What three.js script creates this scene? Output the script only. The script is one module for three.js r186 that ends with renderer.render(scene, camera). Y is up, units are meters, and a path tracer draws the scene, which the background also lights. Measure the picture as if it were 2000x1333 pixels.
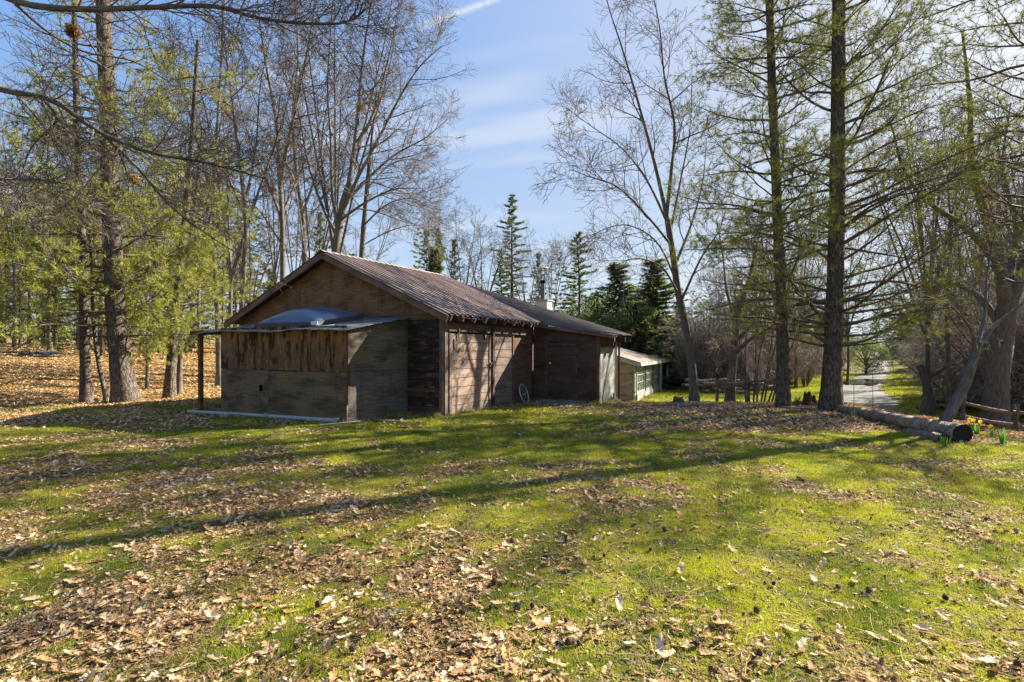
import * as THREE from 'three';
import { mergeGeometries } from 'three/addons/utils/BufferGeometryUtils.js';
import { createNoise2D, createNoise3D } from 'simplex-noise';

// ---------- camera, sky, sun, exposure ----------
const scene = new THREE.Scene();
const EYE = 1.7, F = 1100, HZ = 685;                       // eye height; focal length and horizon row in the photograph's pixels
const camera = new THREE.PerspectiveCamera(2 * Math.atan(666.5 / F) * 180 / Math.PI, 2000 / 1333, 0.05, 1500);
camera.position.set(0, EYE, 0);
camera.lookAt(0, EYE, -10);
camera.setViewOffset(2000, 1333, 0, -18.5, 2000, 1333);
const renderer = new THREE.WebGLRenderer({ antialias: true });
renderer.toneMapping = THREE.LinearToneMapping;
renderer.toneMappingExposure = 4.5;
renderer.shadowMap.enabled = true;

const EL = 32 * Math.PI / 180;
const SUN = new THREE.Vector3(0.875 * Math.cos(EL), Math.sin(EL), -0.485 * Math.cos(EL)).normalize();
const sun = new THREE.DirectionalLight(new THREE.Color().setRGB(1, 0.92, 0.77), 5);
sun.name = 'sun';
sun.position.copy(SUN).multiplyScalar(120);
sun.castShadow = true;
Object.assign(sun.shadow.camera, { left: -70, right: 70, top: 70, bottom: -70, near: 1, far: 300 });
sun.shadow.mapSize.set(4096, 4096);
scene.add(sun, sun.target);

function rng(seed) { let s = seed | 0; return () => { s = (s + 0x6d2b79f5) | 0; let t = Math.imul(s ^ (s >>> 15), 1 | s); t = (t + Math.imul(t ^ (t >>> 7), 61 | t)) ^ t; return ((t ^ (t >>> 14)) >>> 0) / 4294967296; }; }
const N2 = createNoise2D(rng(11)), N2b = createNoise2D(rng(12)), N3 = createNoise3D(rng(13));
const clamp = (x, a = 0, b = 1) => Math.min(b, Math.max(a, x));
const sst = (a, b, x) => { const t = clamp((x - a) / (b - a)); return t * t * (3 - 2 * t); };
const mix = (a, b, t) => a + (b - a) * t;
const mix3 = (a, b, t) => [mix(a[0], b[0], t), mix(a[1], b[1], t), mix(a[2], b[2], t)];
const fbm = (x, y, o = 4) => { let s = 0, a = 0.5; for (let i = 0; i < o; i++) { s += a * N2(x, y); x = x * 2.03 + 7.1; y = y * 2.03 - 3.7; a *= 0.5; } return s; };
const V = (x, y, z) => new THREE.Vector3(x, y, z);
const W = (u, v, D) => V((u - 1000) / F * D, EYE - (v - HZ) / F * D, -D);   // a place seen at (u, v) and D metres away

{ // computed sky: clear air, paler towards the horizon and the sun, thin cirrus, one contrail
  const w = 2048, h = 1024, data = new Float32Array(w * h * 4);
  const c0 = W(800, 60, 1).sub(camera.position).normalize(), c1 = W(985, -8, 1).sub(camera.position).normalize();
  const cn = c0.clone().cross(c1).normalize(), ca = c1.clone().sub(c0), cl = ca.length(); ca.normalize();
  for (let j = 0; j < h; j++) {
    const up = ((j + 0.5) / h - 0.5) * Math.PI, y = Math.sin(up), cy = Math.cos(up);
    for (let i = 0; i < w; i++) {
      const az = ((i + 0.5) / w - 0.5) * 2 * Math.PI, x = Math.cos(az) * cy, z = Math.sin(az) * cy;
      const yy = Math.max(y, 0), c = x * SUN.x + y * SUN.y + z * SUN.z;
      const k = Math.pow(1 - yy, 3.2);
      let col = mix3([0.030, 0.078, 0.186], [0.168, 0.206, 0.221], k);
      const g = Math.pow(Math.max(0, (c + 0.35) / 1.35), 4.0), g2 = Math.pow(Math.max(0, c), 26);
      col = mix3(col, [0.213, 0.216, 0.221], clamp(g * 0.95));
      col = [col[0] + g2 * 0.12, col[1] + g2 * 0.115, col[2] + g2 * 0.10];
      if (y > 0.01) {
        const px = x / (y + 0.18), pz = z / (y + 0.18);
        const q = fbm(px * 0.30 + 1.7, pz * 0.9 - px * 0.22 + 0.6, 5), q2 = fbm(px * 1.1 + 5, pz * 4.2 - px * 0.9 + 2, 4);
        let a = sst(0.12, 0.8, q + q2 * 0.4) * 0.42 * (1 - sst(0.30, 0.62, y));
        a = clamp(a + sst(0.1, 0.65, fbm(px * 0.5 + 9, pz * 2.0 + 4, 5) + 0.25 * q2) * 0.4 * (1 - sst(0.12, 0.34, y)));
        col = mix3(col, [0.213, 0.218, 0.224], a);
        const dx = V(x, y, z), off = Math.abs(dx.dot(cn)), along = dx.clone().sub(c0).dot(ca) / cl;
        if (off < 0.02 && dx.dot(c0) > 0) {
          const t = clamp(1 - off / (0.0052 + 0.004 * (0.9 - along)));
          col = mix3(col, [0.215, 0.219, 0.225], t * 0.85 * sst(-0.05, 0.35, along) * (1 - sst(4, 6, along)) * (0.8 + 0.3 * N2(along * 9, off * 200)));
        }
      }
      const o = (j * w + i) * 4;
      data[o] = col[0]; data[o + 1] = col[1]; data[o + 2] = col[2]; data[o + 3] = 1;
    }
  }
  const t = new THREE.DataTexture(data, w, h, THREE.RGBAFormat, THREE.FloatType);
  t.mapping = THREE.EquirectangularReflectionMapping; t.magFilter = THREE.LinearFilter; t.needsUpdate = true;
  scene.background = t; scene.environment = t;
}

// ---------- helpers ----------
const taken = new Map();
function numbered(n) { const k = taken.get(n) ?? 0; taken.set(n, k + 1); return k ? n + '_' + String(k).padStart(3, '0') : n; }
function tag(o, label, category, group, kind) { if (label) o.userData.label = label; if (category) o.userData.category = category; if (group) o.userData.group = group; if (kind) o.userData.kind = kind; return o; }
function thing(name, label, category, pos = V(0, 0, 0), turn = 0, group) {
  const g = new THREE.Group(); g.name = numbered(name); g.position.copy(pos); g.rotation.y = turn; scene.add(g);
  return tag(g, label, category, group);
}
function obj(name, geo, mat, parent = scene) {
  const m = new THREE.Mesh(geo, mat); m.name = parent === scene ? numbered(name) : name; m.castShadow = m.receiveShadow = true; parent.add(m); return m;
}
function dup(root, pos, turn, scale, label, group, category) {
  const r = root.clone(); r.name = numbered(root.name.replace(/_\d{3}$/, '')); scene.add(r); r.position.copy(pos); r.rotation.set(0, turn, 0); r.scale.copy(scale);
  r.userData = { ...root.userData }; return tag(r, label, category, group);
}
// textures: fn(u, v) in 0..1 gives linear rgb
const toS = (c) => { c = clamp(c); return Math.round(255 * (c <= 0.0031308 ? 12.92 * c : 1.055 * Math.pow(c, 1 / 2.4) - 0.055)); };
const LUT = new Uint8Array(4097); for (let i = 0; i <= 4096; i++) LUT[i] = toS(i / 4096);
function tex(w, h, fn, srgb = true) {
  const d = new Uint8Array(w * h * 4);
  for (let j = 0; j < h; j++) for (let i = 0; i < w; i++) {
    const c = fn((i + 0.5) / w, (j + 0.5) / h), o = (j * w + i) * 4;
    if (srgb) { d[o] = LUT[clamp(c[0]) * 4096 | 0]; d[o + 1] = LUT[clamp(c[1]) * 4096 | 0]; d[o + 2] = LUT[clamp(c[2]) * 4096 | 0]; }
    else d[o] = d[o + 1] = d[o + 2] = clamp(c) * 255;
    d[o + 3] = 255;
  }
  const t = new THREE.DataTexture(d, w, h); t.wrapS = t.wrapT = THREE.RepeatWrapping; t.magFilter = THREE.LinearFilter; t.minFilter = THREE.LinearMipmapLinearFilter; t.generateMipmaps = true;
  if (srgb) t.colorSpace = THREE.SRGBColorSpace; t.needsUpdate = true; return t;
}
// noise that tiles over 0..1
const tile = (u, v, fx, fy, n = N2) => { const a = u * fx, b = v * fy, s = n(a, b), s1 = n(a - fx, b), s2 = n(a, b - fy), s3 = n(a - fx, b - fy); return mix(mix(s, s1, u), mix(s2, s3, u), v) * 1.25; };
const lin = (r, g, b) => new THREE.Color().setRGB(r, g, b);
const mat = (c, rough = 0.9, o = {}) => new THREE.MeshPhysicalMaterial({ color: lin(...c), roughness: rough, specularIntensity: rough > 0.8 ? 0.3 : 1, ...o });

// box with uv in metres, random offset so that alike boards show other grain
let boxSeed = rng(77);
function box(w, h, d, x = 0, y = 0, z = 0, swap = false) {
  const g = new THREE.BoxGeometry(w, h, d), p = g.attributes.position, n = g.attributes.normal, uv = g.attributes.uv, ou = boxSeed() * 5, ov = boxSeed() * 5;
  for (let i = 0; i < p.count; i++) {
    const nx = Math.abs(n.getX(i)), ny = Math.abs(n.getY(i)), X = p.getX(i), Y = p.getY(i), Z = p.getZ(i);
    let a, b; if (nx > 0.5) { a = Z; b = Y; } else if (ny > 0.5) { a = X; b = Z; } else { a = X; b = Y; }
    if (swap) [a, b] = [b, a];
    uv.setXY(i, a + ou, b + ov);
  }
  return g.translate(x, y, z);
}
// a prism from an outline in x-y, thickness t from z=0 backwards, uv in metres
function prism(pts, t, holes = [], bevel = 0) {
  const s = new THREE.Shape(pts.map((p) => new THREE.Vector2(p[0], p[1])));
  for (const h of holes) s.holes.push(new THREE.Path(h.map((p) => new THREE.Vector2(p[0], p[1]))));
  return new THREE.ExtrudeGeometry(s, { depth: t, bevelEnabled: bevel > 0, bevelSize: bevel, bevelThickness: bevel, bevelSegments: 1 }).translate(0, 0, -t);
}
// mesh builder for tubes and loose faces
class MB {
  constructor() { this.p = []; this.n = []; this.t = []; this.i = []; this.c = null; }
  get count() { return this.p.length / 3; }
  tube(pts, rad, sides = 5, lump = 0, seed = 0) {
    const n = pts.length; let nx = 0, ny = 0, nz = 0, len = 0; const base0 = this.count, circ = 2 * Math.PI * rad[0];
    for (let k = 0; k < n; k++) {
      const a = pts[Math.max(0, k - 1)], b = pts[Math.min(n - 1, k + 1)];
      let dx = b.x - a.x, dy = b.y - a.y, dz = b.z - a.z; const l = Math.hypot(dx, dy, dz) || 1e-9; dx /= l; dy /= l; dz /= l;
      if (k === 0) { if (Math.abs(dy) < 0.9) { nx = dz; ny = 0; nz = -dx; } else { nx = 1; ny = 0; nz = 0; } }
      const d = nx * dx + ny * dy + nz * dz; nx -= d * dx; ny -= d * dy; nz -= d * dz; const m = Math.hypot(nx, ny, nz) || 1e-9; nx /= m; ny /= m; nz /= m;
      const bx = dy * nz - dz * ny, by = dz * nx - dx * nz, bz = dx * ny - dy * nx, P = pts[k];
      if (k) len += P.distanceTo(pts[k - 1]);
      for (let s = 0; s <= sides; s++) {
        const th = s / sides * 2 * Math.PI, c = Math.cos(th), q = Math.sin(th), ex = nx * c + bx * q, ey = ny * c + by * q, ez = nz * c + bz * q;
        const r = rad[k] * (lump ? 1 + lump * N3(ex * 1.3 + seed, len * 0.9, ez * 1.3 + seed * 2) : 1);
        this.p.push(P.x + ex * r, P.y + ey * r, P.z + ez * r); this.n.push(ex, ey, ez); this.t.push(s / sides * circ + seed, len);
      }
    }
    const m = sides + 1;
    for (let k = 0; k < n - 1; k++) for (let s = 0; s < sides; s++) { const a = base0 + k * m + s, b = a + m; this.i.push(a, a + 1, b, a + 1, b + 1, b); }
    return this;
  }
  tri(a, b, c, nx, ny, nz) {
    const k = this.count; this.p.push(a.x, a.y, a.z, b.x, b.y, b.z, c.x, c.y, c.z);
    if (nx === undefined) { const e = b.clone().sub(a).cross(c.clone().sub(a)).normalize(); nx = e.x; ny = e.y; nz = e.z; }
    this.n.push(nx, ny, nz, nx, ny, nz, nx, ny, nz); this.t.push(0, 0, 1, 0, 0.5, 1); this.i.push(k, k + 1, k + 2);
  }
  quad(a, b, c, d) { this.tri(a, b, c); this.tri(a, c, d); }
  geo() {
    const g = new THREE.BufferGeometry();
    g.setAttribute('position', new THREE.BufferAttribute(new Float32Array(this.p), 3)); g.setAttribute('normal', new THREE.BufferAttribute(new Float32Array(this.n), 3));
    g.setAttribute('uv', new THREE.BufferAttribute(new Float32Array(this.t), 2)); g.setIndex(new THREE.BufferAttribute(new Uint32Array(this.i), 1));
    this.p = this.n = this.t = this.i = null; return g;
  }
}

// ---------- lie of the land ----------
function gh(x, z) {
  const D = -z;
  const e = Math.max(x - 9.8, Math.min(D - 18, (x - 3.2) * 2.5));
  let h = -0.9 * sst(0, 6, e) * sst(0, 5, D);
  h += 2.15 * sst(52, 116, D) + 2.0 * sst(116, 230, D);
  const raw = 0.15 * Math.max(0, -x - 15) + 0.055 * Math.max(0, D - 20) * sst(1, -9, x);
  h += 2.5 * (1 - Math.exp(-raw * raw / (raw + 0.5) / 2.5));
  h += 0.035 * N2(x * 0.21 + 3, z * 0.21) * sst(2, 6, Math.hypot(x, z)) + 0.02 * N2(x * 0.7, z * 0.7 + 8);
  return h;
}
const onG = (x, z, dy = 0) => V(x, gh(x, z) + dy, z);
const G = (u, D, dy = 0) => onG((u - 1000) / F * D, -D, dy);       // on the ground, D metres away in the direction of column u
// driveway centre line
const ROAD = new THREE.CatmullRomCurve3([[5, 23.5], [8.5, 21.8], [12.6, 22.3], [15.8, 25.8], [18.8, 30], [23.3, 38], [30.3, 48], [42, 65], [54, 83], [63.5, 99], [74, 116], [79, 124]].map(([x, d]) => V(x, 0, -d)));
const roadPts = ROAD.getSpacedPoints(500);
function roadDist(x, z) { let b = 1e9; if (x < 4 || z > -5) return 99; for (let i = 0; i < 501; i += 3) { const p = roadPts[i], d = (p.x - x) ** 2 + (p.z - z) ** 2; if (d < b) b = d; } return Math.sqrt(b); }
// share of leaf litter (rest is moss and bare soil)
function litter(x, z) {
  const D = -z, u = D > 0.5 ? 1000 + F * x / D : 1000 + x * 400;
  let L = 0.42;
  L = mix(L, 0.59, sst(1150, 500, u) * (1 - sst(7, 13, D)));                       // left foreground drifts
  L = mix(L, 0.26, sst(900, 1250, u) * (1 - sst(7, 12, D)));                        // open moss, right foreground
  L = mix(L, 0.14, sst(-5.5, -3, x) * sst(4.5, 0.5, x) * sst(8, 10, D) * (1 - sst(15, 18, D))); // green before the barn
  L = mix(L, 0.82, sst(1.5, 4.5, x) * sst(10.5, 12.5, D) * (1 - sst(19, 23, D)));   // under the right-hand pines
  L = mix(L, 0.78, sst(8, 11, x) * sst(6, 9, D) * (1 - sst(20, 26, D)));
  L = mix(L, 0.97, sst(-8.5, -12, x) * sst(15, 18.5, D) );                            // hillside on the left
  L = mix(L, 0.8, sst(-6, -9, x) * sst(11, 14, D) * (1 - sst(15, 17, D)));
  L = mix(L, 0.16, sst(5, 8, x) * sst(20, 23, D) * (1 - sst(50, 60, D)));             // lower lawn by the drive
  return L;
}

// ---------- ground ----------
const litLocal = (x, z) => sst(-0.42, 0.42, (litter(x, z) - 0.5) * 1.25 + (fbm(x * 0.42, z * 0.42, 3) + 0.55 * fbm(x * 1.9 + 9, z * 1.9, 2)) * 0.85);
const bareLocal = (x, z) => sst(-0.10, 0.34, fbm(x * 0.6 + 31, z * 0.6 - 12, 3) + 0.3 * N2b(x * 3.1, z * 3.1)) * 0.85;
function gcol(x, z, fine) {
  const L = litLocal(x, z), B = bareLocal(x, z);
  const a = fbm(x * 0.9 - 4, z * 0.9 + 17, 3) + 0.35 * N2b(x * 5.3, z * 5.3);
  let c = mix3([0.058, 0.090, 0.010], [0.195, 0.205, 0.012], sst(-0.5, 0.45, a));
  const f1 = N2b(x * 11, z * 11), f2 = N2(x * 31, z * 31), f3 = fine ? N2b(x * 83, z * 83) : 0;
  c = mix3(c, [0.118, 0.073, 0.042], clamp(B * (0.55 + 0.35 * f1) + 0.25 * sst(0.35, 0.8, f2)));
  let l = mix3([0.115, 0.068, 0.036], [0.27, 0.17, 0.085], clamp(0.45 + 0.5 * f2 + 0.3 * f1));
  if (x < -9 && z < -14) l = mix3(l, [0.44, 0.30, 0.14], 0.65);
  c = mix3(c, l, clamp(L * 1.15 - 0.12 + 0.35 * f1 * (L > 0.02 ? 1 : 0)) * 0.93);
  const k = 0.86 + 0.22 * f2 + 0.2 * f3;
  return [c[0] * k, c[1] * k, c[2] * k];
}
{
  // grid lines: dense near the viewer; the edges of the two finely mapped squares fall on grid lines
  const axis = (lo, hi, near, step, grow) => { const a = []; let x = 0, s = step; while (x < hi) { a.push(x); if (x >= near) s *= grow; x += s; } a.push(hi); const b = []; x = -step; s = step; while (x > lo) { b.push(x); if (-x >= near) s *= grow; x -= s; } b.push(lo); return [...b.reverse(), ...a]; };
  const xs = axis(-300, 300, 24, 0.4, 1.07), ds = axis(-60, 330, 40, 0.4, 1.06), nx = xs.length, nd = ds.length;
  const pos = new Float32Array(nx * nd * 3), uvA = new Float32Array(nx * nd * 2), uvB = uvA.slice(), uvC = uvA.slice(), col = new Float32Array(nx * nd * 3);
  const A = [-8, 8, 1.2, 17.2], B = [-24, 24, -4, 44];
  for (let j = 0; j < nd; j++) for (let i = 0; i < nx; i++) {
    const k = j * nx + i, x = xs[i], z = -ds[j];
    pos.set([x, gh(x, z), z], k * 3);
    uvA.set([(x - A[0]) / 16, (ds[j] - A[2]) / 16], k * 2); uvB.set([(x - B[0]) / 48, (ds[j] - B[2]) / 48], k * 2); uvC.set([x / 3, z / 3], k * 2);
    const g1 = gcol(x, z, false), g2 = gcol(x + 0.31, z + 0.2, false), g3 = gcol(x - 0.23, z + 0.37, false);
    col.set([0, 1, 2].map((q) => (g1[q] + g2[q] + g3[q]) / 3), k * 3);
  }
  const idx = [[], [], []], E = 1e-4;
  for (let j = 0; j < nd - 1; j++) for (let i = 0; i < nx - 1; i++) {
    const inside = (q) => xs[i] >= q[0] - E && xs[i + 1] <= q[1] + E && ds[j] >= q[2] - E && ds[j + 1] <= q[3] + E, a = j * nx + i, b = a + 1, c = a + nx, d = c + 1;
    idx[inside(A) ? 0 : inside(B) ? 1 : 2].push(a, b, c, b, d, c);
  }
  const g = new THREE.BufferGeometry();
  g.setAttribute('position', new THREE.BufferAttribute(pos, 3)); g.setAttribute('uv', new THREE.BufferAttribute(uvA, 2)); g.setAttribute('uv1', new THREE.BufferAttribute(uvB, 2)); g.setAttribute('uv2', new THREE.BufferAttribute(uvC, 2));
  g.setAttribute('color', new THREE.BufferAttribute(col, 3));
  g.setIndex(idx.flat()); let s = 0; idx.forEach((a, m) => { g.addGroup(s, a.length, m); s += a.length; });
  g.computeVertexNormals();
  const mapA = tex(2048, 2048, (u, v) => gcol(A[0] + u * 16, -(A[2] + v * 16), true)), mapB = tex(2048, 2048, (u, v) => gcol(B[0] + u * 48, -(B[2] + v * 48), false));
  mapB.channel = 1; for (const m of [mapA, mapB]) m.wrapS = m.wrapT = THREE.ClampToEdgeWrapping;
  const bump = tex(1024, 1024, (u, v) => 0.5 + 0.22 * tile(u, v, 26, 26) + 0.2 * tile(u, v, 70, 70, N2b) + 0.16 * tile(u, v, 170, 170), false); bump.channel = 2;
  const grit = tex(512, 512, (u, v) => { const k = 0.85 + 0.2 * tile(u, v, 30, 30) + 0.25 * tile(u, v, 90, 90, N2b); return [k, k, k]; }); grit.channel = 2;
  const gm = (o) => new THREE.MeshPhysicalMaterial({ roughness: 1, specularIntensity: 0.12, bumpMap: bump, bumpScale: 0.03, ...o });
  tag(obj('ground', g, [gm({ map: mapA }), gm({ map: mapB }), gm({ map: grit, vertexColors: true })]), null, null, null, 'structure');
}
{ // driveway: a narrow strip of old asphalt and gravel
  const n = 260, p = ROAD.getSpacedPoints(n), mb = new MB(), rows = [];
  for (let k = 0; k <= n; k++) {
    const t = ROAD.getTangentAt(k / n), sx = -t.z, sz = t.x, row = [];
    for (let s = -3; s <= 3; s++) { const q = s / 3 * (1.5 + 0.5 * (1 - sst(20, 60, k)) + 0.3 * N2(k * 0.3, s > 0 ? 5 : 1) + 0.18 * N2(k * 1.3, s > 0 ? 9 : 3)), x = p[k].x + sx * q, z = p[k].z + sz * q; row.push([x, gh(x, z) + 0.035 - (Math.abs(s) === 3 ? 0.09 : 0) + 0.012 * N2(x * 1.2, z * 1.2), z]); }
    rows.push(row);
  }
  for (let k = 0; k <= n; k++) for (const q of rows[k]) { mb.p.push(...q); mb.n.push(0, 1, 0); mb.t.push(q[0] / 2, q[2] / 2); }
  for (let k = 0; k < n; k++) for (let s = 0; s < 6; s++) { const a = k * 7 + s, b = a + 7; mb.i.push(a, a + 1, b, a + 1, b + 1, b); }
  const g = mb.geo(); g.computeVertexNormals();
  const map = tex(512, 512, (u, v) => { const k = 0.8 + 0.3 * tile(u, v, 6, 6) + 0.35 * tile(u, v, 60, 60, N2b) + 0.25 * tile(u, v, 150, 150); return [0.115 * k, 0.108 * k, 0.097 * k]; });
  tag(obj('driveway', g, new THREE.MeshPhysicalMaterial({ map, roughness: 0.8, specularIntensity: 0.35, bumpMap: map, bumpScale: 0.01, side: THREE.DoubleSide })), null, null, null, 'structure');
  // standing water on the drive
  const s = new THREE.Shape(); const m = 34;
  for (let k = 0; k < m; k++) { const a = k / m * 2 * Math.PI, r = 1 + 0.22 * N2(Math.cos(a) * 1.3, Math.sin(a) * 1.3 + 4); const x = Math.cos(a) * r * 1.5, y = Math.sin(a) * r * 5.2; k ? s.lineTo(x, y) : s.moveTo(x, y); }
  const pg = new THREE.ShapeGeometry(s).rotateX(-Math.PI / 2).rotateY(-0.58);
  const w = obj('puddle', pg, new THREE.MeshPhysicalMaterial({ color: lin(0.035, 0.04, 0.04), roughness: 0.04, ior: 1.33, specularIntensity: 1 }));
  const q = V(28.6, 0, -45.8); w.position.set(q.x, gh(q.x, q.z) + 0.043, q.z); tag(w, null, null, null, 'structure');
}

// ---------- timber materials ----------
// grain runs along u; tone varies board by board through the box's random uv offset
const grainT = tex(1024, 512, (u, v) => {
  const wob = 0.02 * tile(u, v, 3, 4), g = tile(u, v + wob, 5, 60), g2 = tile(u, v + wob, 12, 150, N2b), b = tile(u, v, 2, 3, N2b), k = tile(u, v, 9, 14);
  const s = 0.78 + 0.22 * g + 0.16 * g2 + 0.26 * b - 0.28 * sst(0.45, 0.8, k);
  return [s, s * (0.985 + 0.03 * b), s * (0.965 + 0.05 * b)];
});
grainT.repeat.set(0.5, 1);
const grainB = tex(512, 512, (u, v) => 0.5 + 0.25 * tile(u, v, 6, 70) + 0.25 * tile(u, v, 14, 160, N2b), false); grainB.repeat.set(0.5, 1);
const wood = (r, g, b, rough = 0.85) => new THREE.MeshPhysicalMaterial({ color: lin(r, g, b), roughness: rough, specularIntensity: 0.35, map: grainT, bumpMap: grainB, bumpScale: 0.004 });
const burnt = tex(512, 512, (u, v) => { const a = tile(u, v, 5, 9) + 0.5 * tile(u, v, 17, 40, N2b), b = tile(u, v, 3, 7, N2b) + 0.35 * tile(u, v, 22, 60); return mix3(mix3([0.018, 0.013, 0.010], [0.15, 0.058, 0.022], sst(0, 0.75, a)), [0.30, 0.19, 0.12], sst(0.72, 0.98, b) * 0.75); }); burnt.repeat.set(0.32, 0.5);
// stained plywood sheets, one picture of stains each, mapped over the sheet's own face
const streaks = (seed, top, low, dark, pale) => tex(512, 512, (u, v) => {
  const w = 0.006 * N2(u * 7 + seed, v * 3), run = fbm((u + w) * 9 + seed * 3.1, v * 0.8 + seed, 4), run2 = N2b((u + w) * 40 + seed, v * 2.2), blot = fbm(u * 5 + seed, v * 5 - seed, 4), f = N2(u * 90, v * 8 + seed) * 0.5 + N2b(u * 30 + seed, v * 160) * 0.5;
  let c = mix3(low, top, sst(0.3, 0.75, v + 0.35 * run));
  c = mix3(c, dark, sst(-0.08, 0.34, run + 0.25 * run2 + 0.4 * blot + 0.25 * (v - 0.5)) * 0.9);
  c = mix3(c, pale, sst(0.28, 0.6, run2 * 0.5 - run * 0.7 + blot * 0.4) * 0.6);
  const k = 0.9 + 0.16 * f; return [c[0] * k, c[1] * k, c[2] * k];
});
const greyPly = (seed, base, blueish, warm) => tex(512, 512, (u, v) => {
  const a = fbm(u * 1.6 + seed, v * 2.2, 4), b = fbm(u * 2.2 - seed, v * 26 + 0.6 * N2(u * 3, v * 3 + seed), 4), dr = fbm(u * 16 + seed, v * 1.3, 3), f = N2(u * 9 + seed, v * 150) * 0.7 + N2b(u * 120, v * 120 + seed) * 0.3;
  let c = mix3(base, blueish, sst(-0.2, 0.4, a)); c = mix3(c, warm, sst(0.05, 0.5, b + 0.4 * dr) * 0.55);
  const k = (0.97 + 0.26 * b + 0.18 * f) * (1 - 0.26 * sst(0.05, 0.5, dr + 0.4 * a)); return [c[0] * k, c[1] * k, c[2] * k];
});
const own = (map, rough = 0.85) => new THREE.MeshPhysicalMaterial({ specularIntensity: 0.35, map, roughness: rough, bumpMap: grainB, bumpScale: 0.002 });
// flat sheet facing +z, uv 0..1 over its outline
function sheet(x0, x1, y0, y1, t = 0.018, holes = []) {
  const g = prism([[x0, y0], [x1, y0], [x1, y1], [x0, y1]], t, holes), p = g.attributes.position, uv = g.attributes.uv;
  for (let i = 0; i < p.count; i++) uv.setXY(i, (p.getX(i) - x0) / (x1 - x0), (p.getY(i) - y0) / (y1 - y0));
  return g;
}
const M = {
  dark: wood(0.14, 0.084, 0.058), darker: wood(0.10, 0.06, 0.043), door: wood(0.30, 0.215, 0.170), trim: wood(0.20, 0.125, 0.085), side: wood(0.20, 0.150, 0.122), grey: wood(0.25, 0.235, 0.21), rail: wood(0.20, 0.175, 0.15),
  burnt: new THREE.MeshStandardMaterial({ map: burnt, roughness: 0.8, bumpMap: grainB, bumpScale: 0.01 }), post: wood(0.20, 0.115, 0.05), black: mat([0.012, 0.011, 0.010], 0.9), iron: mat([0.06, 0.045, 0.038], 0.6, { metalness: 0.7 }),
  tan: wood(0.42, 0.31, 0.20), sage: wood(0.40, 0.43, 0.35), white: mat([0.7, 0.7, 0.68], 0.6), glass: new THREE.MeshPhysicalMaterial({ color: lin(0.9, 0.95, 0.95), transmission: 1, thickness: 0, roughness: 0.03 }),
  curtain: mat([0.45, 0.47, 0.45], 0.9), concrete: wood(0.36, 0.34, 0.31), pvc: mat([0.36, 0.35, 0.32], 0.7),
};
const rustT = tex(1024, 512, (u, v) => {
  const a = tile(u, v, 5, 3), b = tile(u, v, 22, 3, N2b), c = tile(u, v, 60, 60), d = tile(u, v, 6, 2, N2b);
  let q = mix3([0.080, 0.054, 0.042], [0.114, 0.080, 0.062], sst(-0.5, 0.5, a)); q = mix3(q, [0.052, 0.033, 0.026], sst(0.1, 0.8, b * 0.6 + 0.5 * d)); q = mix3(q, [0.22, 0.21, 0.205], sst(0.7, 0.95, tile(u, v, 4, 9) + 0.2 * c) * 0.7);
  const k = 0.92 + 0.15 * c; return [q[0] * k, q[1] * k, q[2] * k];
}); rustT.repeat.set(0.4, 0.25);
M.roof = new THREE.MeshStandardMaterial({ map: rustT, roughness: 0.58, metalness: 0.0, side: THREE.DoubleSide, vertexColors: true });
// ribbed metal sheet: ribs run down the slope (local -y on the sheet), across = local x; both faces and rim
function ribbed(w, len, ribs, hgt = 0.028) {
  const prof = [], pitch = w / ribs; for (let r = 0; r < ribs; r++) for (const [f, h] of [[0, 0], [0.30, 0], [0.42, 1], [0.60, 1], [0.72, 0]]) prof.push([(r + f) * pitch, h * hgt]); prof.push([w, 0]);
  const mb = new MB(), t = 0.004, P = (q, y, dz) => V(q[0] - w / 2, y, q[1] + dz);
  for (let k = 0; k < prof.length - 1; k++) for (const dz of [0, -t]) mb.quad(P(prof[k], -len, dz), P(prof[k + 1], -len, dz), P(prof[k + 1], 0, dz), P(prof[k], 0, dz));
  for (let k = 0; k < prof.length - 1; k++) mb.quad(P(prof[k], -len, 0), P(prof[k + 1], -len, 0), P(prof[k + 1], -len, -t), P(prof[k], -len, -t));
  const g = mb.geo(), p = g.attributes.position, uv = g.attributes.uv, o = boxSeed() * 9, col = new Float32Array(p.count * 3);
  for (let i = 0; i < p.count; i++) col.fill(p.getZ(i) > hgt * 0.9 ? 2.6 : 1, i * 3, i * 3 + 3);   // rib crowns coloured lighter: sun caught by the ridges, painted in
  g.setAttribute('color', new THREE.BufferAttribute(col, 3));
  for (let i = 0; i < p.count; i++) uv.setXY(i, p.getX(i) + o, p.getY(i) + o);
  return g;
}

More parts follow.
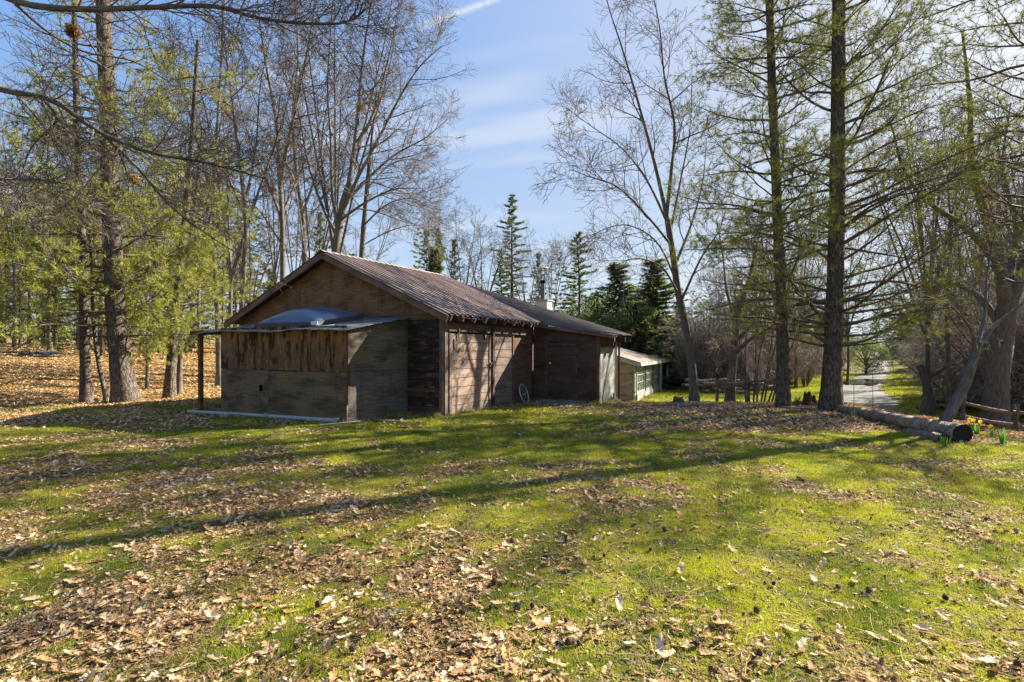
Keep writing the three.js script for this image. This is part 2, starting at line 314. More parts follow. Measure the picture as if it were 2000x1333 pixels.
// ---------- barn ----------
const TH = -0.4960, C0 = V(-1.76, 0, -14.35);                    // front right corner; local x runs along the gable, -z along the right-hand wall
const barn = thing('barn', 'weathered brown wooden barn with a rusty ribbed metal gable roof', 'barn', C0, TH);
const B2W = (x, y, z) => V(x, y, z).applyAxisAngle(V(0, 1, 0), TH).add(C0);
{
  const RX = -3.96, RY = 4.5, SL = (4.5 - 2.58) / 4.31, roofY = (x) => RY - Math.abs(x - RX) * SL, WL = -7.92, DEP = -5.3;
  // closed shell behind the boards
  const shell = obj('wall', box(7.8, 2.55, 0.08, (WL) / 2, 1.275, -0.09), M.darker, barn);
  obj('wall', prism([[WL + 0.02, 2.55], [-0.02, 2.55], [RX, roofY(RX) - 0.12]], 0.05).translate(0, 0, -0.07), M.darker, barn);
  const backWall = obj('back_wall', mergeGeometries([box(7.8, 2.55, 0.08, WL / 2, 1.275, DEP), prism([[WL + 0.02, 2.55], [-0.02, 2.55], [RX, roofY(RX) - 0.12]], 0.05).translate(0, 0, DEP)].map((g) => g.index ? g.toNonIndexed() : g)), M.darker, barn);
  const leftWall = obj('left_wall', box(0.08, 2.55, 5.2, WL + 0.05, 1.275, DEP / 2), M.dark, barn);
  const sideWall = obj('side_wall', box(0.08, 2.6, 5.1, -0.10, 1.3, -2.6), M.darker, barn);
  // gable cladding: plywood sheets with narrow joints
  const gp = (s) => greyPly(s, [0.20, 0.108, 0.05], [0.14, 0.076, 0.038], [0.25, 0.145, 0.07]);
  const gm = [own(gp(3)), own(gp(8)), own(gp(14))], y0 = 2.63;
  const edges = [WL, -6.7, -5.18, RX, -2.74, -1.22, 0.0];
  for (let k = 0; k < 6; k++) {
    const a = edges[k] + 0.004, b = edges[k + 1] - 0.004, top = (x) => Math.max(y0 + 0.02, roofY(x) - 0.10), pts = [[a, y0], [b, y0], [b, top(b)], [a, top(a)]];
    const g = prism(pts, 0.018), p = g.attributes.position, uv = g.attributes.uv;
    for (let i = 0; i < p.count; i++) uv.setXY(i, (p.getX(i) - a) / 1.6 + k * 0.37, (p.getY(i) - y0) / 1.9);
    obj('gable_sheet', g.translate(0, 0, 0.002 * (k % 2)), gm[k % 3], barn);
  }
  obj('gable_band', box(7.9, 0.12, 0.03, WL / 2, 2.56, 0.012), M.trim, barn);
  // scorched old planks right of the lean-to
  const r = rng(5); let y = 0.02;
  for (let k = 0; k < 11; k++) { const h = k === 10 ? 2.5 - y : 0.19 + 0.07 * r(); const b = obj('plank', box(1.26, h - 0.018, 0.03, -0.70, y + h / 2, -0.018 + 0.022 * r()), k === 2 || k === 0 ? M.dark : M.burnt, barn); b.rotation.z = (r() - 0.5) * 0.006; y += h; }
  obj('shelf_board', box(1.16, 0.035, 0.14, -0.72, 0.66, 0.07), M.dark, barn);
  obj('corner_post', box(0.11, 2.58, 0.11, -0.02, 1.29, 0.0), M.trim, barn);
  obj('corner_trim', box(0.03, 2.5, 0.12, 0.052, 1.27, -0.06), M.side, barn);
  // sliding door of wide boards on the right-hand wall
  const door = obj('door', box(0.03, 2.12, 2.12, 0.0, 1.08, -1.24), M.darker, barn);
  { let yy = 0.03; for (let k = 0; k < 9; k++) { const h = 0.236; obj('board', box(0.026, h - 0.013, 2.1, 0.03 + 0.004 * r(), yy + h / 2, -1.24), M.door, door); yy += h; } 
    obj('stile', box(0.03, 2.12, 0.10, 0.056, 1.08, -0.245), M.side, door); obj('strap', box(0.01, 0.3, 0.035, 0.062, 1.86, -0.42), M.iron, door); obj('stile', box(0.03, 2.12, 0.10, 0.056, 1.08, -2.25), M.side, door); for (const z of [-0.6, -1.9]) obj('hanger', mergeGeometries([box(0.012, 0.26, 0.06, 0.085, 2.12, z), new THREE.CylinderGeometry(0.045, 0.045, 0.03, 12).rotateZ(Math.PI / 2).translate(0.105, 2.24, z)]), M.iron, door);
    const h = new MB(); h.tube([V(0.08, 1.33, -2.2), V(0.105, 1.30, -2.24), V(0.10, 1.24, -2.28), V(0.09, 1.2, -2.3)], [0.016, 0.018, 0.018, 0.014], 6); h.tube([V(0.08, 1.34, -2.12), V(0.10, 1.335, -2.2), V(0.10, 1.33, -2.36)], [0.012, 0.012, 0.012], 6); obj('latch', h.geo(), M.iron, door); }
  obj('door_header', box(0.05, 0.16, 5.0, 0.02, 2.33, -2.52), M.dark, barn);
  obj('door_track', box(0.06, 0.05, 4.4, 0.06, 2.22, -2.3), M.iron, barn);
  obj('jamb', box(0.10, 2.4, 0.10, 0.06, 1.2, -2.39), M.darker, barn);
  // boards between the jamb and the recess, wide first, then narrow lap siding
  { let yy = 0.08; for (let k = 0; k < 9; k++) { const h = 0.235; obj('board', box(0.028, h - 0.013, 1.24, 0.0 + 0.004 * r(), yy + h / 2, -3.07), M.side, sideWall); yy += h; }
    yy = 0.08; for (let k = 0; k < 22; k++) { const h = 0.0965; obj('lap_board', box(0.016, h + 0.014, 1.4).rotateZ(-0.10).translate(-0.004, yy + h / 2, -4.41), M.dark, sideWall); yy += h; }
    obj('trim_post', box(0.05, 2.4, 0.07, 0.02, 1.2, -3.72), M.dark, sideWall); }
  // addition: front wall with a door, and a pale side wall
  const af = obj('addition_wall', prism([[0.02, 0], [2.32, 0], [2.32, 2.15], [0.02, 2.46]], 0.06).translate(0, 0, -5.19), M.darker, barn);
  const as = obj('addition_side', box(0.06, 2.2, 1.9, 2.27, 1.1, -6.14), M.darker, barn);
  { // wide boards over the front, cut away for the door
    let yy = 0.05; const hs = [0.42, 0.42, 0.42, 0.42, 0.42];
    for (const h of hs) { for (const [a, b] of [[0.04, 0.48], [1.62, 2.30]]) obj('board', box(b - a, h - 0.008, 0.024, (a + b) / 2, yy + h / 2, -5.165), M.darker, af); yy += h; }
    obj('board', box(1.12, 0.26, 0.024, 1.05, 2.02, -5.165), M.darker, af);
    obj('board', prism([[0.04, yy], [2.30, yy], [2.30, yy + 0.09], [0.04, yy + 0.36]], 0.024).translate(0, 0, -5.153), M.darker, af);
    const d = obj('door', box(1.04, 1.82, 0.02, 1.05, 0.94, -5.17), M.black, barn);
    let py = 0.06; for (let k = 0; k < 6; k++) { obj('board', box(1.02, 0.288, 0.02, 1.05, py + 0.15, -5.155), M.darker, d); py += 0.296; }
    obj('frame', mergeGeometries([box(0.07, 1.92, 0.05, 0.515, 0.96, -5.145), box(0.07, 1.92, 0.05, 1.585, 0.96, -5.145), box(1.0, 0.07, 0.05, 1.05, 1.885, -5.145)]), M.dark, d);
    const k = new THREE.SphereGeometry(0.035, 12, 8).translate(0.66, 1.28, -5.10); obj('handle', mergeGeometries([k, new THREE.CylinderGeometry(0.014, 0.014, 0.05, 8).rotateX(Math.PI / 2).translate(0.66, 1.28, -5.135)]), M.white, d);
    obj('door_step', box(1.35, 0.09, 0.5, 1.05, 0.045, -4.86), M.grey, barn);
    const gs = own(greyPly(21, [0.30, 0.31, 0.27], [0.24, 0.245, 0.22], [0.34, 0.30, 0.23]));
    const s1 = sheet(0, 1.42, 0, 1.72), s2 = sheet(0, 1.42, 0, 0.44);
    const p1 = obj('siding_sheet', s1.rotateY(Math.PI / 2).translate(2.335, 0.08, -5.30), gs, as), p2 = obj('siding_sheet', s2.rotateY(Math.PI / 2).translate(2.337, 1.81, -5.30), M.dark, as);
    obj('corner_trim', box(0.09, 2.3, 0.09, 2.305, 1.17, -5.19), M.dark, barn); obj('corner_trim', box(0.05, 2.2, 0.14, 2.335, 1.1, -6.82), M.grey, barn); obj('downpipe', new THREE.CylinderGeometry(0.035, 0.035, 2.2, 10).translate(2.42, 1.1, -6.95), M.darker, barn);
    obj('skirt_board', box(0.03, 0.16, 1.7, 2.34, 0.05, -6.1), M.grey, barn); obj('floor_post', box(0.06, 0.3, 0.06, 2.40, 0.12, -6.45), M.grey, barn);
  }
  obj('back_room_wall', box(4.2, 2.3, 0.06, -0.6, 1.15, -7.05), M.darker, barn);
  // main roof
  const roof = new THREE.Group(); roof.name = 'roof'; barn.add(roof);
  const roofTints = [[1, 1, 1], [1.18, 1.05, 0.98], [0.82, 0.82, 0.84], [1.1, 1.12, 1.14]].map((c) => { const m = M.roof.clone(); m.color.setRGB(...c); return m; });
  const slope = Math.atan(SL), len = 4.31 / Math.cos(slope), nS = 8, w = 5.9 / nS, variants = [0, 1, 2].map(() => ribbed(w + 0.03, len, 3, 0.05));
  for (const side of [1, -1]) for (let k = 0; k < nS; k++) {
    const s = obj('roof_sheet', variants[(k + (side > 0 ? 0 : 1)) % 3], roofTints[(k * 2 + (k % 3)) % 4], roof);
    // sheet: x across -> along ridge; -y down the slope
    const down = V(side * Math.cos(slope), -Math.sin(slope), 0), nrm = V(side * Math.sin(slope), Math.cos(slope), 0), ac = down.clone().negate().cross(nrm);
    s.matrixAutoUpdate = true; s.quaternion.setFromRotationMatrix(new THREE.Matrix4().makeBasis(ac, down.clone().negate(), nrm));
    s.position.set(RX, RY + 0.012 + 0.004 * (k % 2), 0.35 - (k + 0.5) * w);
    s.position.addScaledVector(down, 0.02 * r());
  }
  { const c = new MB(); const z0 = 0.37, z1 = -5.58; for (const s of [1, -1]) { const a = V(RX, RY + 0.055, z0), b = V(RX + s * 0.17, RY + 0.055 - 0.17 * SL, z0), a2 = a.clone().setZ(z1), b2 = b.clone().setZ(z1); c.quad(a, b, b2, a2); const dn = V(0, -0.006, 0); c.quad(a.clone().add(dn), a2.clone().add(dn), b2.clone().add(dn), b.clone().add(dn)); } obj('ridge_cap', c.geo(), mat([0.42, 0.36, 0.30], 0.5, { side: THREE.DoubleSide, metalness: 0.2 }), roof); }
  const rake = (s, z, y = -0.10, m = M.trim) => { const g = box(len + 0.02, 0.17, 0.035, len / 2, 0, 0), o = obj('fascia_board', g, m, roof); o.rotation.z = s > 0 ? -slope : Math.PI + slope; o.position.set(RX, RY + y, z); return o; };
  rake(1, 0.325); rake(-1, 0.325); rake(1, -5.53); rake(-1, -5.53);
  { const soffit = (s) => { const g = box(len - 0.05, 0.012, 5.75, len / 2, 0, 0), o = obj('roof_deck', g, M.dark, roof); o.rotation.z = s > 0 ? -slope : Math.PI + slope; o.position.set(RX, RY - 0.04, -2.6); }; soffit(1); soffit(-1); }
  for (let k = 0; k < 10; k++) { const g = box(0.72, 0.12, 0.045, -0.36, 0, 0), o = obj('rafter_tail', g, M.side, roof); o.rotation.z = -slope; o.position.set(0.34, 2.50, 0.12 - k * 0.565); }
  // roof of the addition: runs on from the far rake and the eave, flatter
  const R = V(RX, 4.44, -5.55), E = V(0.33, 2.55, -5.0), T = V(2.86, 2.16, -5.0), T2 = V(2.86, 2.20, -7.1), R2 = V(RX + 0.6, 4.30, -7.2);
  const add = new THREE.Group(); add.name = 'addition_roof'; barn.add(add);
  { // strips that run down from the rake to the eave
    const n = 8, off = V(0, 0.02, 0), top = (t) => R.clone().lerp(E, t), bot = (t) => T2.clone().lerp(T, t);
    for (let k = 0; k < n; k++) {
      const mb = new MB(), m = 6;
      const Pt = (a, b, dy) => { const t = 1 - (k + a) / n; return top(t).lerp(bot(t), b).add(V(0, dy + (Math.round(a * m) % 3 === 1 ? 0.022 : 0), 0)); };
      for (let q = 0; q < m; q++) for (const dy of [0.02, 0.008]) mb.quad(Pt(q / m, 0, dy), Pt(q / m, 1, dy), Pt((q + 1) / m, 1, dy), Pt((q + 1) / m, 0, dy));
      const g = mb.geo(), p = g.attributes.position, uv = g.attributes.uv; for (let i = 0; i < p.count; i++) uv.setXY(i, p.getZ(i) + k, p.getX(i)); g.setAttribute('color', new THREE.BufferAttribute(new Float32Array(p.count * 3).fill(1), 3)); obj('roof_sheet', g, M.roof, add);
    }
    const fascia = (a, b, h, nm) => { const d = b.clone().sub(a), g = box(d.length(), h, 0.035, d.length() / 2, -h / 2, 0), o = obj(nm, g, M.trim, add); o.position.copy(a); o.quaternion.setFromUnitVectors(V(1, 0, 0), d.clone().normalize()); };
    fascia(E.clone().add(V(0, 0.005, 0.02)), T.clone().add(V(0, 0.005, 0.02)), 0.09, 'fascia_board');
    for (let k = 0; k < 4; k++) obj('rafter_tail', box(0.6, 0.15, 0.07, 2.52, 2.06, -5.25 - k * 0.56), M.darker, add);
  }
}
// ---------- lean-to with skylight on the gable ----------
{
  const lt = thing('lean_to_shed', 'low plywood lean-to with a domed skylight built against the barn gable', 'shed', C0, TH);
  const X0 = -5.77, X1 = -1.155, ZF = 2.16;
  const up = (s) => streaks(s, [0.24, 0.115, 0.032], [0.15, 0.085, 0.04], [0.026, 0.016, 0.009], [0.38, 0.225, 0.085]);
  const wf = new THREE.Group(); wf.name = 'front_wall'; lt.add(wf);
  const put = (par, x0, x1, y0, y1, m, dz = 0, holes) => { const o = obj('plywood_sheet', sheet(x0, x1, y0, y1, 0.018, holes), m, par); o.position.z = ZF + dz; return o; };
  put(wf, X0, -2.78, 1.205, 2.30, own(up(31))); put(wf, -2.775, X1 - 0.02, 1.19, 2.28, own(up(44)), 0.003);
  const grey = (s) => greyPly(s, [0.165, 0.112, 0.062], [0.09, 0.062, 0.038], [0.21, 0.135, 0.06]);
  put(wf, X0 + 0.01, -3.86, 0.03, 1.198, own(grey(51)), 0.002, [[[-4.22, 0.66], [-4.08, 0.66], [-4.08, 0.82], [-4.22, 0.82]]]); put(wf, -3.853, X1 - 0.02, 0.02, 1.183, own(grey(63)));
  obj('lining', box(4.5, 2.0, 0.02, (X0 + X1) / 2, 1.1, ZF - 0.13), M.black, lt);
  obj('sill_board', box(4.6, 0.05, 0.03, (X0 + X1) / 2, 0.0, ZF - 0.02), M.darker, lt);
  const wsd = new THREE.Group(); wsd.name = 'side_wall'; lt.add(wsd);
  const roofY = (z) => 2.60 - z * 0.165;
  const sidePly = (s, b, bl, w) => own(greyPly(s, b, bl, w));
  { const mk = (y0, yA, yB, m, s) => { const g = prism([[0, y0], [ZF, y0], [ZF, yA], [0, yB]], 0.018), p = g.attributes.position, uv = g.attributes.uv; for (let i = 0; i < p.count; i++) uv.setXY(i, p.getX(i) / 2.2, (p.getY(i) - y0) / 1.3); const o = obj('plywood_sheet', g, m, wsd); o.rotation.y = -Math.PI / 2; o.position.set(X1 + 0.0 + s, 0, 0); };
    mk(0.02, 1.195, 1.195, sidePly(72, [0.112, 0.092, 0.078], [0.075, 0.062, 0.056], [0.155, 0.125, 0.095]), 0); mk(1.202, roofY(ZF) - 0.05, roofY(0) - 0.03, sidePly(85, [0.118, 0.092, 0.06], [0.07, 0.057, 0.04], [0.165, 0.122, 0.074]), 0.002); }
  obj('corner_post', box(0.055, 1.75, 0.07, X1 + 0.02, 1.34, ZF - 0.01), M.darker, lt); obj('corner_post', box(0.03, 0.5, 0.04, X1 - 0.0, 0.25, ZF - 0.0), M.grey, lt);
  obj('end_wall', box(0.03, 2.2, ZF - 0.1, X0 + 0.02, 1.1, ZF / 2), M.dark, lt);
  obj('roof_post', box(0.10, 2.32, 0.10, -6.62, 1.10, ZF + 0.02), M.post, lt);
  obj('roof_beam', box(6.0, 0.12, 0.06, -4.2, 2.19, ZF - 0.06), M.darker, lt);
  // roofing sheets, sagging at the free left end
  const rm = tex(512, 512, (u, v) => { const a = fbm(u * 5, v * 5, 4), b = N2b(u * 50, v * 50), c = fbm(u * 11 + 4, v * 3, 3); let q = mix3([0.10, 0.125, 0.13], [0.20, 0.24, 0.26], sst(-0.4, 0.5, a)); q = mix3(q, [0.055, 0.055, 0.045], sst(0.1, 0.5, c)); q = mix3(q, [0.10, 0.115, 0.03], sst(0.25, 0.5, fbm(u * 8 + 9, v * 8, 3)) * 0.7); const k = 0.9 + 0.2 * b; return q.map((x) => x * k); });
  const roofM = new THREE.MeshStandardMaterial({ map: rm, roughness: 0.42, side: THREE.DoubleSide });
  const rf = new THREE.Group(); rf.name = 'roof'; lt.add(rf);
  const yAt = (x, z) => roofY(z) - 0.02 + 0.015 * Math.sin(x * 2.1) - 0.22 * sst(-6.3, -7.6, x) * (0.35 + 0.3 * z) + 0.012 * N2(x * 1.5, z * 3);
  const xs = [-7.55, -6.65, -5.75, -4.85, -3.95, -3.05, -2.1, -1.02];
  for (let k = 0; k < 7; k++) {
    const mb = new MB(), nx = 6, nz = 8, a = xs[k] - 0.03, b = xs[k + 1] + 0.03, lift = 0.004 + (k % 2) * 0.01, zE = 2.34 + 0.06 * Math.sin(k * 2.3), P = (i, j, dy) => { const x = mix(a, b, i / nx), z = mix(0.03, zE, j / nz); return V(x, yAt(x, z) + dy + lift + (j === nz ? -0.012 : 0), z); };
    for (let i = 0; i < nx; i++) for (let j = 0; j < nz; j++) { mb.quad(P(i, j, 0.01), P(i, j + 1, 0.01), P(i + 1, j + 1, 0.01), P(i + 1, j, 0.01)); mb.quad(P(i, j, -0.01), P(i + 1, j, -0.01), P(i + 1, j + 1, -0.01), P(i, j + 1, -0.01)); }
    for (let i = 0; i < nx; i++) mb.quad(P(i, nz, -0.01), P(i + 1, nz, -0.01), P(i + 1, nz, 0.01), P(i, nz, 0.01));
    for (let j = 0; j < nz; j++) mb.quad(P(nx, j, -0.01), P(nx, j, 0.01), P(nx, j + 1, 0.01), P(nx, j + 1, -0.01));
    const g = mb.geo(), p = g.attributes.position, uv = g.attributes.uv; for (let i = 0; i < p.count; i++) uv.setXY(i, p.getX(i) * 0.4, p.getZ(i) * 0.4);
    obj('roof_sheet', g, roofM, rf);
  }
  // skylight: kerb and acrylic dome lying on the slope
  const sk = new THREE.Group(); sk.name = 'skylight'; lt.add(sk); sk.position.set(-3.55, roofY(1.12) + 0.03, 1.12); sk.rotation.x = 0.163;
  const w = 2.35, d = 1.55; obj('kerb', mergeGeometries([box(w, 0.10, 0.06, 0, 0.05, d / 2), box(w, 0.10, 0.06, 0, 0.05, -d / 2), box(0.06, 0.10, d - 0.06, w / 2 - 0.03, 0.05, 0), box(0.06, 0.10, d - 0.06, -w / 2 + 0.03, 0.05, 0)]), mat([0.07, 0.075, 0.08], 0.6, { metalness: 0.3 }), sk);
  obj('corner_flashing', box(0.22, 0.09, 0.012, w / 2 - 0.1, 0.055, d / 2 + 0.037), M.white, sk);
  { const mb = new MB(), n = 20, P = (i, j) => { const a = i / n * 2 - 1, b = j / n * 2 - 1; return V(a * (w / 2 - 0.02), 0.095 + 0.33 * Math.pow((1 - a * a) * (1 - b * b), 0.62), b * (d / 2 - 0.0)); }; for (let i = 0; i < n; i++) for (let j = 0; j < n; j++) mb.quad(P(i, j), P(i, j + 1), P(i + 1, j + 1), P(i + 1, j)); const g = mb.geo(); 
    const q = g.attributes.position, nn = g.attributes.normal; const mer = new Map(); for (let i = 0; i < q.count; i++) { const k = [q.getX(i), q.getY(i), q.getZ(i)].map((x) => x.toFixed(3)).join(); (mer.get(k) ?? mer.set(k, []).get(k)).push(i); } for (const l of mer.values()) { const s = V(0, 0, 0); for (const i of l) s.add(V(nn.getX(i), nn.getY(i), nn.getZ(i))); s.normalize(); for (const i of l) nn.setXYZ(i, s.x, s.y, s.z); }
    obj('dome', g, new THREE.MeshPhysicalMaterial({ color: lin(0.07, 0.10, 0.16), roughness: 0.22, clearcoat: 0.25, clearcoatRoughness: 0.1, side: THREE.DoubleSide }), sk); }
}

// ---------- trees ----------
const worley = (u, v, nx, ny, seed) => { const x = u * nx, y = v * ny, ix = Math.floor(x), iy = Math.floor(y); let a = 9, b = 9; for (let j = -1; j <= 1; j++) for (let i = -1; i <= 1; i++) { const cx = ((ix + i) % nx + nx) % nx, cy = ((iy + j) % ny + ny) % ny, h = Math.sin(cx * 127.1 + cy * 311.7 + seed) * 43758.5453, f = h - Math.floor(h), h2 = Math.sin(cx * 269.5 + cy * 183.3 + seed) * 43758.5453, f2 = h2 - Math.floor(h2), d = Math.hypot(ix + i + f - x, iy + j + f2 - y); if (d < a) { b = a; a = d; } else if (d < b) b = d; } return b - a; };
const plateH = (u, v) => { const w = 0.055 * tile(u, v, 7, 5) + 0.02 * tile(u, v, 22, 18, N2b), w2 = 0.05 * tile(u, v, 5, 8, N2b); return clamp(sst(0.0, 0.26, worley(u + w, v + w2, 11, 6, 3)) * (0.72 + 0.3 * tile(u, v, 24, 34, N2b)) + 0.2 * tile(u, v, 60, 22)); };
const barkPineC = tex(512, 512, (u, v) => { const p = plateH(u, v), n = tile(u, v, 4, 5, N2b), m = tile(u, v, 40, 60); return mix3([0.06, 0.046, 0.038], mix3([0.19, 0.14, 0.105], [0.25, 0.215, 0.18], sst(-0.4, 0.5, n)), clamp(p * (0.85 + 0.25 * m))); }), barkPineH = tex(512, 512, plateH, false);
const ridgeH = (u, v) => { const w = 0.05 * tile(u, v, 4, 5); return clamp(0.5 + 0.4 * tile(u + w, v, 26, 4) + 0.25 * tile(u + w, v, 50, 16, N2b)); };
const barkOakC = tex(512, 512, (u, v) => { const p = ridgeH(u, v), n = tile(u, v, 3, 4, N2b), l = tile(u, v, 11, 9); return mix3(mix3([0.055, 0.045, 0.038], mix3([0.19, 0.165, 0.14], [0.235, 0.22, 0.195], sst(-0.3, 0.6, n)), p), [0.16, 0.165, 0.10], sst(0.45, 0.8, l) * 0.45); }), barkOakH = tex(512, 512, ridgeH, false);
for (const t of [barkPineC, barkPineH]) t.repeat.set(1.0, 0.55); for (const t of [barkOakC, barkOakH]) t.repeat.set(1.1, 0.6);
M.pineBark = new THREE.MeshPhysicalMaterial({ specularIntensity: 0.3, map: barkPineC, bumpMap: barkPineH, bumpScale: 0.035, roughness: 0.95 });
M.oakBark = new THREE.MeshPhysicalMaterial({ specularIntensity: 0.3, map: barkOakC, bumpMap: barkOakH, bumpScale: 0.02, roughness: 0.95 });
M.twig = mat([0.12, 0.098, 0.083], 0.9); M.twigPale = mat([0.26, 0.21, 0.165], 0.9); M.pineTwig = mat([0.11, 0.085, 0.065], 0.9);
const leafy = (c, t = 0.4) => new THREE.MeshPhysicalMaterial({ color: lin(...c), roughness: 1, transmission: t, thickness: 0, side: THREE.DoubleSide, specularIntensity: 0.25 });
M.needle = leafy([0.265, 0.275, 0.05], 0.2); M.fir = leafy([0.16, 0.195, 0.06], 0.3); M.deadLeaf = leafy([0.27, 0.145, 0.06], 0.3);

const rv = (r) => { const t = r() * 6.2832, y = r() * 2 - 1, s = Math.sqrt(1 - y * y); return V(s * Math.cos(t), y, s * Math.sin(t)); };
function away(d, ang, r) { const q = rv(r); q.addScaledVector(d, -q.dot(d)).normalize(); return d.clone().multiplyScalar(Math.cos(ang)).addScaledVector(q, Math.sin(ang)); }
function smooth(pts, n) { return new THREE.CatmullRomCurve3(pts, false, 'centripetal').getPoints(n); }
const bend = (path, t) => { const f = t * (path.length - 1), k = Math.min(path.length - 2, Math.floor(f)); return [path[k].clone().lerp(path[k + 1], f - k), path[k + 1].clone().sub(path[k]).normalize()]; };
// one bough: a wandering path, then side shoots of the next order; o holds a setting per order
function bough(mb, p, d, len, r, lv, o, R, onTip) {
  const n = o.seg[lv], path = [p.clone()], rad = [r]; let q = p.clone(), dir = d.clone();
  for (let k = 1; k <= n; k++) { dir.addScaledVector(rv(R), o.wob[lv]); dir.y += o.trop[lv]; dir.normalize(); q = q.clone().addScaledVector(dir, len / n); path.push(q); rad.push(Math.max(o.min, r * Math.pow(1 - k / n * 0.92, 0.8))); }
  mb.tube(path, rad, r > 0.05 ? 6 : r > 0.022 ? 4 : 3, 0, R() * 4);
  shoots(mb, path, rad, len, lv, o, R, onTip);
}
function shoots(mb, path, rad, len, lv, o, R, onTip) {
  if (lv >= o.kids.length) { if (onTip) onTip(path, R); return; }
  const kn = Math.max(1, Math.round(o.kids[lv] * (o.perLen ? len * o.perLen[lv] : 1) * (0.75 + 0.5 * R())));
  for (let k = 0; k < kn; k++) {
    const t = mix(o.from[lv], 1, (k + R()) / kn), [q, d] = bend(path, t), rr = rad[Math.min(rad.length - 1, Math.round(t * (rad.length - 1)))];
    const l = o.len[lv] * (0.55 + 0.75 * R()) * (1 - 0.45 * t * (o.taper?.[lv] ?? 1));
    const c = away(d, o.ang[lv] * (0.7 + 0.6 * R()), R); c.y += o.lift?.[lv] ?? 0; c.normalize();
    bough(mb, q, c, l, Math.max(o.min, Math.min(rr * 0.62, l * o.fat)), lv + 1, o, R, onTip);
  }
  if (onTip && o.tips) onTip(path, R);
}
const OAK = { seg: [6, 5, 4, 2], wob: [0.16, 0.22, 0.28, 0.35], trop: [0.03, 0.035, 0.02, 0.02], kids: [14, 8, 5], from: [0.18, 0.2, 0.15], len: [3.3, 1.35, 0.6], ang: [0.85, 0.8, 0.8], min: 0.0065, fat: 0.015 };
// a bare broad-leaved tree: limbs given as lists of points with the radius at both ends
function bareTree(name, label, limbs, o, seed, group, barkM = M.oakBark, twigM = M.twig) {
  const R = rng(seed), base = limbs[0].pts[0], t = thing(name, label, 'tree', base, 0, group), tm = new MB(), bm = new MB();
  limbs.forEach((L, k) => {
    const pts = L.pts.map((p) => p.clone().sub(base)), n = Math.max(8, pts.length * 4), path = smooth(pts, n), len = path.reduce((s, p, i) => i ? s + p.distanceTo(path[i - 1]) : 0, 0);
    const rad = path.map((_, i) => { const f = i / n; let r = mix(L.r[0], L.r[1], Math.pow(f, 0.8)); if (k === 0 && !L.noflare) r *= 1 + 0.55 * Math.exp(-path[i].y / 0.28); return r; });
    if (k === 0) { path[0].y -= 0.25; }
    tm.tube(path, rad, L.r[0] > 0.12 ? 12 : 7, L.r[0] > 0.1 ? 0.10 : 0, k * 3.7 + seed);
    if (L.bare !== true) { const oo = { ...o, kids: [Math.max(2, Math.round(o.kids[0] * len / 9 * (L.dense ?? 1))), ...o.kids.slice(1)], from: [L.from ?? o.from[0], ...o.from.slice(1)] }; shoots(bm, path, rad, len, 0, oo, R); }
  });
  obj('trunk', tm.geo(), barkM, t); if (bm.count) tag(obj('branches', bm.geo(), twigM, t), null, null, null, 'stuff');
  return t;
}
// needle tuft into a builder: n long thin needles round direction d
function tuft(mb, p, d, len, n, w, R, spread = 1.15) {
  for (let k = 0; k < n; k++) {
    const a = away(d, spread * Math.sqrt(R()) + 0.1, R), l = len * (0.7 + 0.5 * R()); let s = rv(R).cross(a).normalize().multiplyScalar(w);
    const b = p.clone().addScaledVector(d, -len * 0.25 * R()), e = b.clone().addScaledVector(a, l); e.y -= l * l * 0.25;
    mb.tri(b.clone().sub(s), b.clone().add(s), e);
  }
}
// a pine: trunk path, whorls of boughs from h0 up, tufts of needles towards the tips
function pine(name, label, path0, rad2, P, seed, group, needleM) {
  const R = rng(seed), base = path0[0], t = thing(name, label, 'tree', base, 0, group), tm = new MB(), bm = new MB(), nm = new MB();
  const pts = path0.map((p) => p.clone().sub(base)), path = smooth(pts, 40), H = path[40].y;
  path[0].y -= 0.25;
  const rad = path.map((q, i) => mix(rad2[0], rad2[1], i / 40) * (1 + (P.flare ?? 0.5) * Math.exp(-Math.max(0, q.y) / 0.45)));
  tm.tube(path, rad, 14, 0.07, seed);
  let az = R() * 6.28;
  for (let h = P.h0; h < H; h += P.gap * (0.7 + 0.6 * R())) {
    const f = h / H, [q] = bend(path, f), n = Math.round(P.n * (0.6 + 0.8 * R()));
    for (let k = 0; k < n; k++) {
      az += 6.2832 / n + (R() - 0.5) * 1.1; if (P.skip && R() < P.skip(h, az)) continue;
      const L = P.len(h, H) * (0.6 + 0.6 * R()), dir = V(Math.cos(az), P.rise(h, H) + 0.25 * (R() - 0.5), Math.sin(az)).normalize(), dead = R() < P.dead(h, H), o = P.o;
      const onTip = dead ? null : (pp, RR) => { const e = pp[pp.length - 1], d = e.clone().sub(pp[pp.length - 2]).normalize(); tuft(nm, e, d, P.nl, P.nn, P.nw, RR); if (pp.length > 2 && RR() < (P.second ?? 0.5)) tuft(nm, pp[pp.length - 2], d, P.nl * 0.9, Math.ceil(P.nn * 0.6), P.nw, RR); };
      const oo = { ...o, kids: [Math.max(2, Math.round(o.kids[0] * L / 2.5 * (dead ? 0.8 : 1))), ...o.kids.slice(1)] };
      bough(bm, q, dir, L, Math.min(0.055, 0.012 + L * 0.0095), 0, oo, R, onTip);
    }
  }
  if (P.top !== false) tuft(nm, path[40], V(0, 1, 0), P.nl, P.nn * 2, P.nw, R);
  obj('trunk', tm.geo(), M.pineBark, t); tag(obj('branches', bm.geo(), M.pineTwig, t), null, null, null, 'stuff'); tag(obj('crown', nm.geo(), needleM, t), null, null, null, 'stuff');
  return t;
}
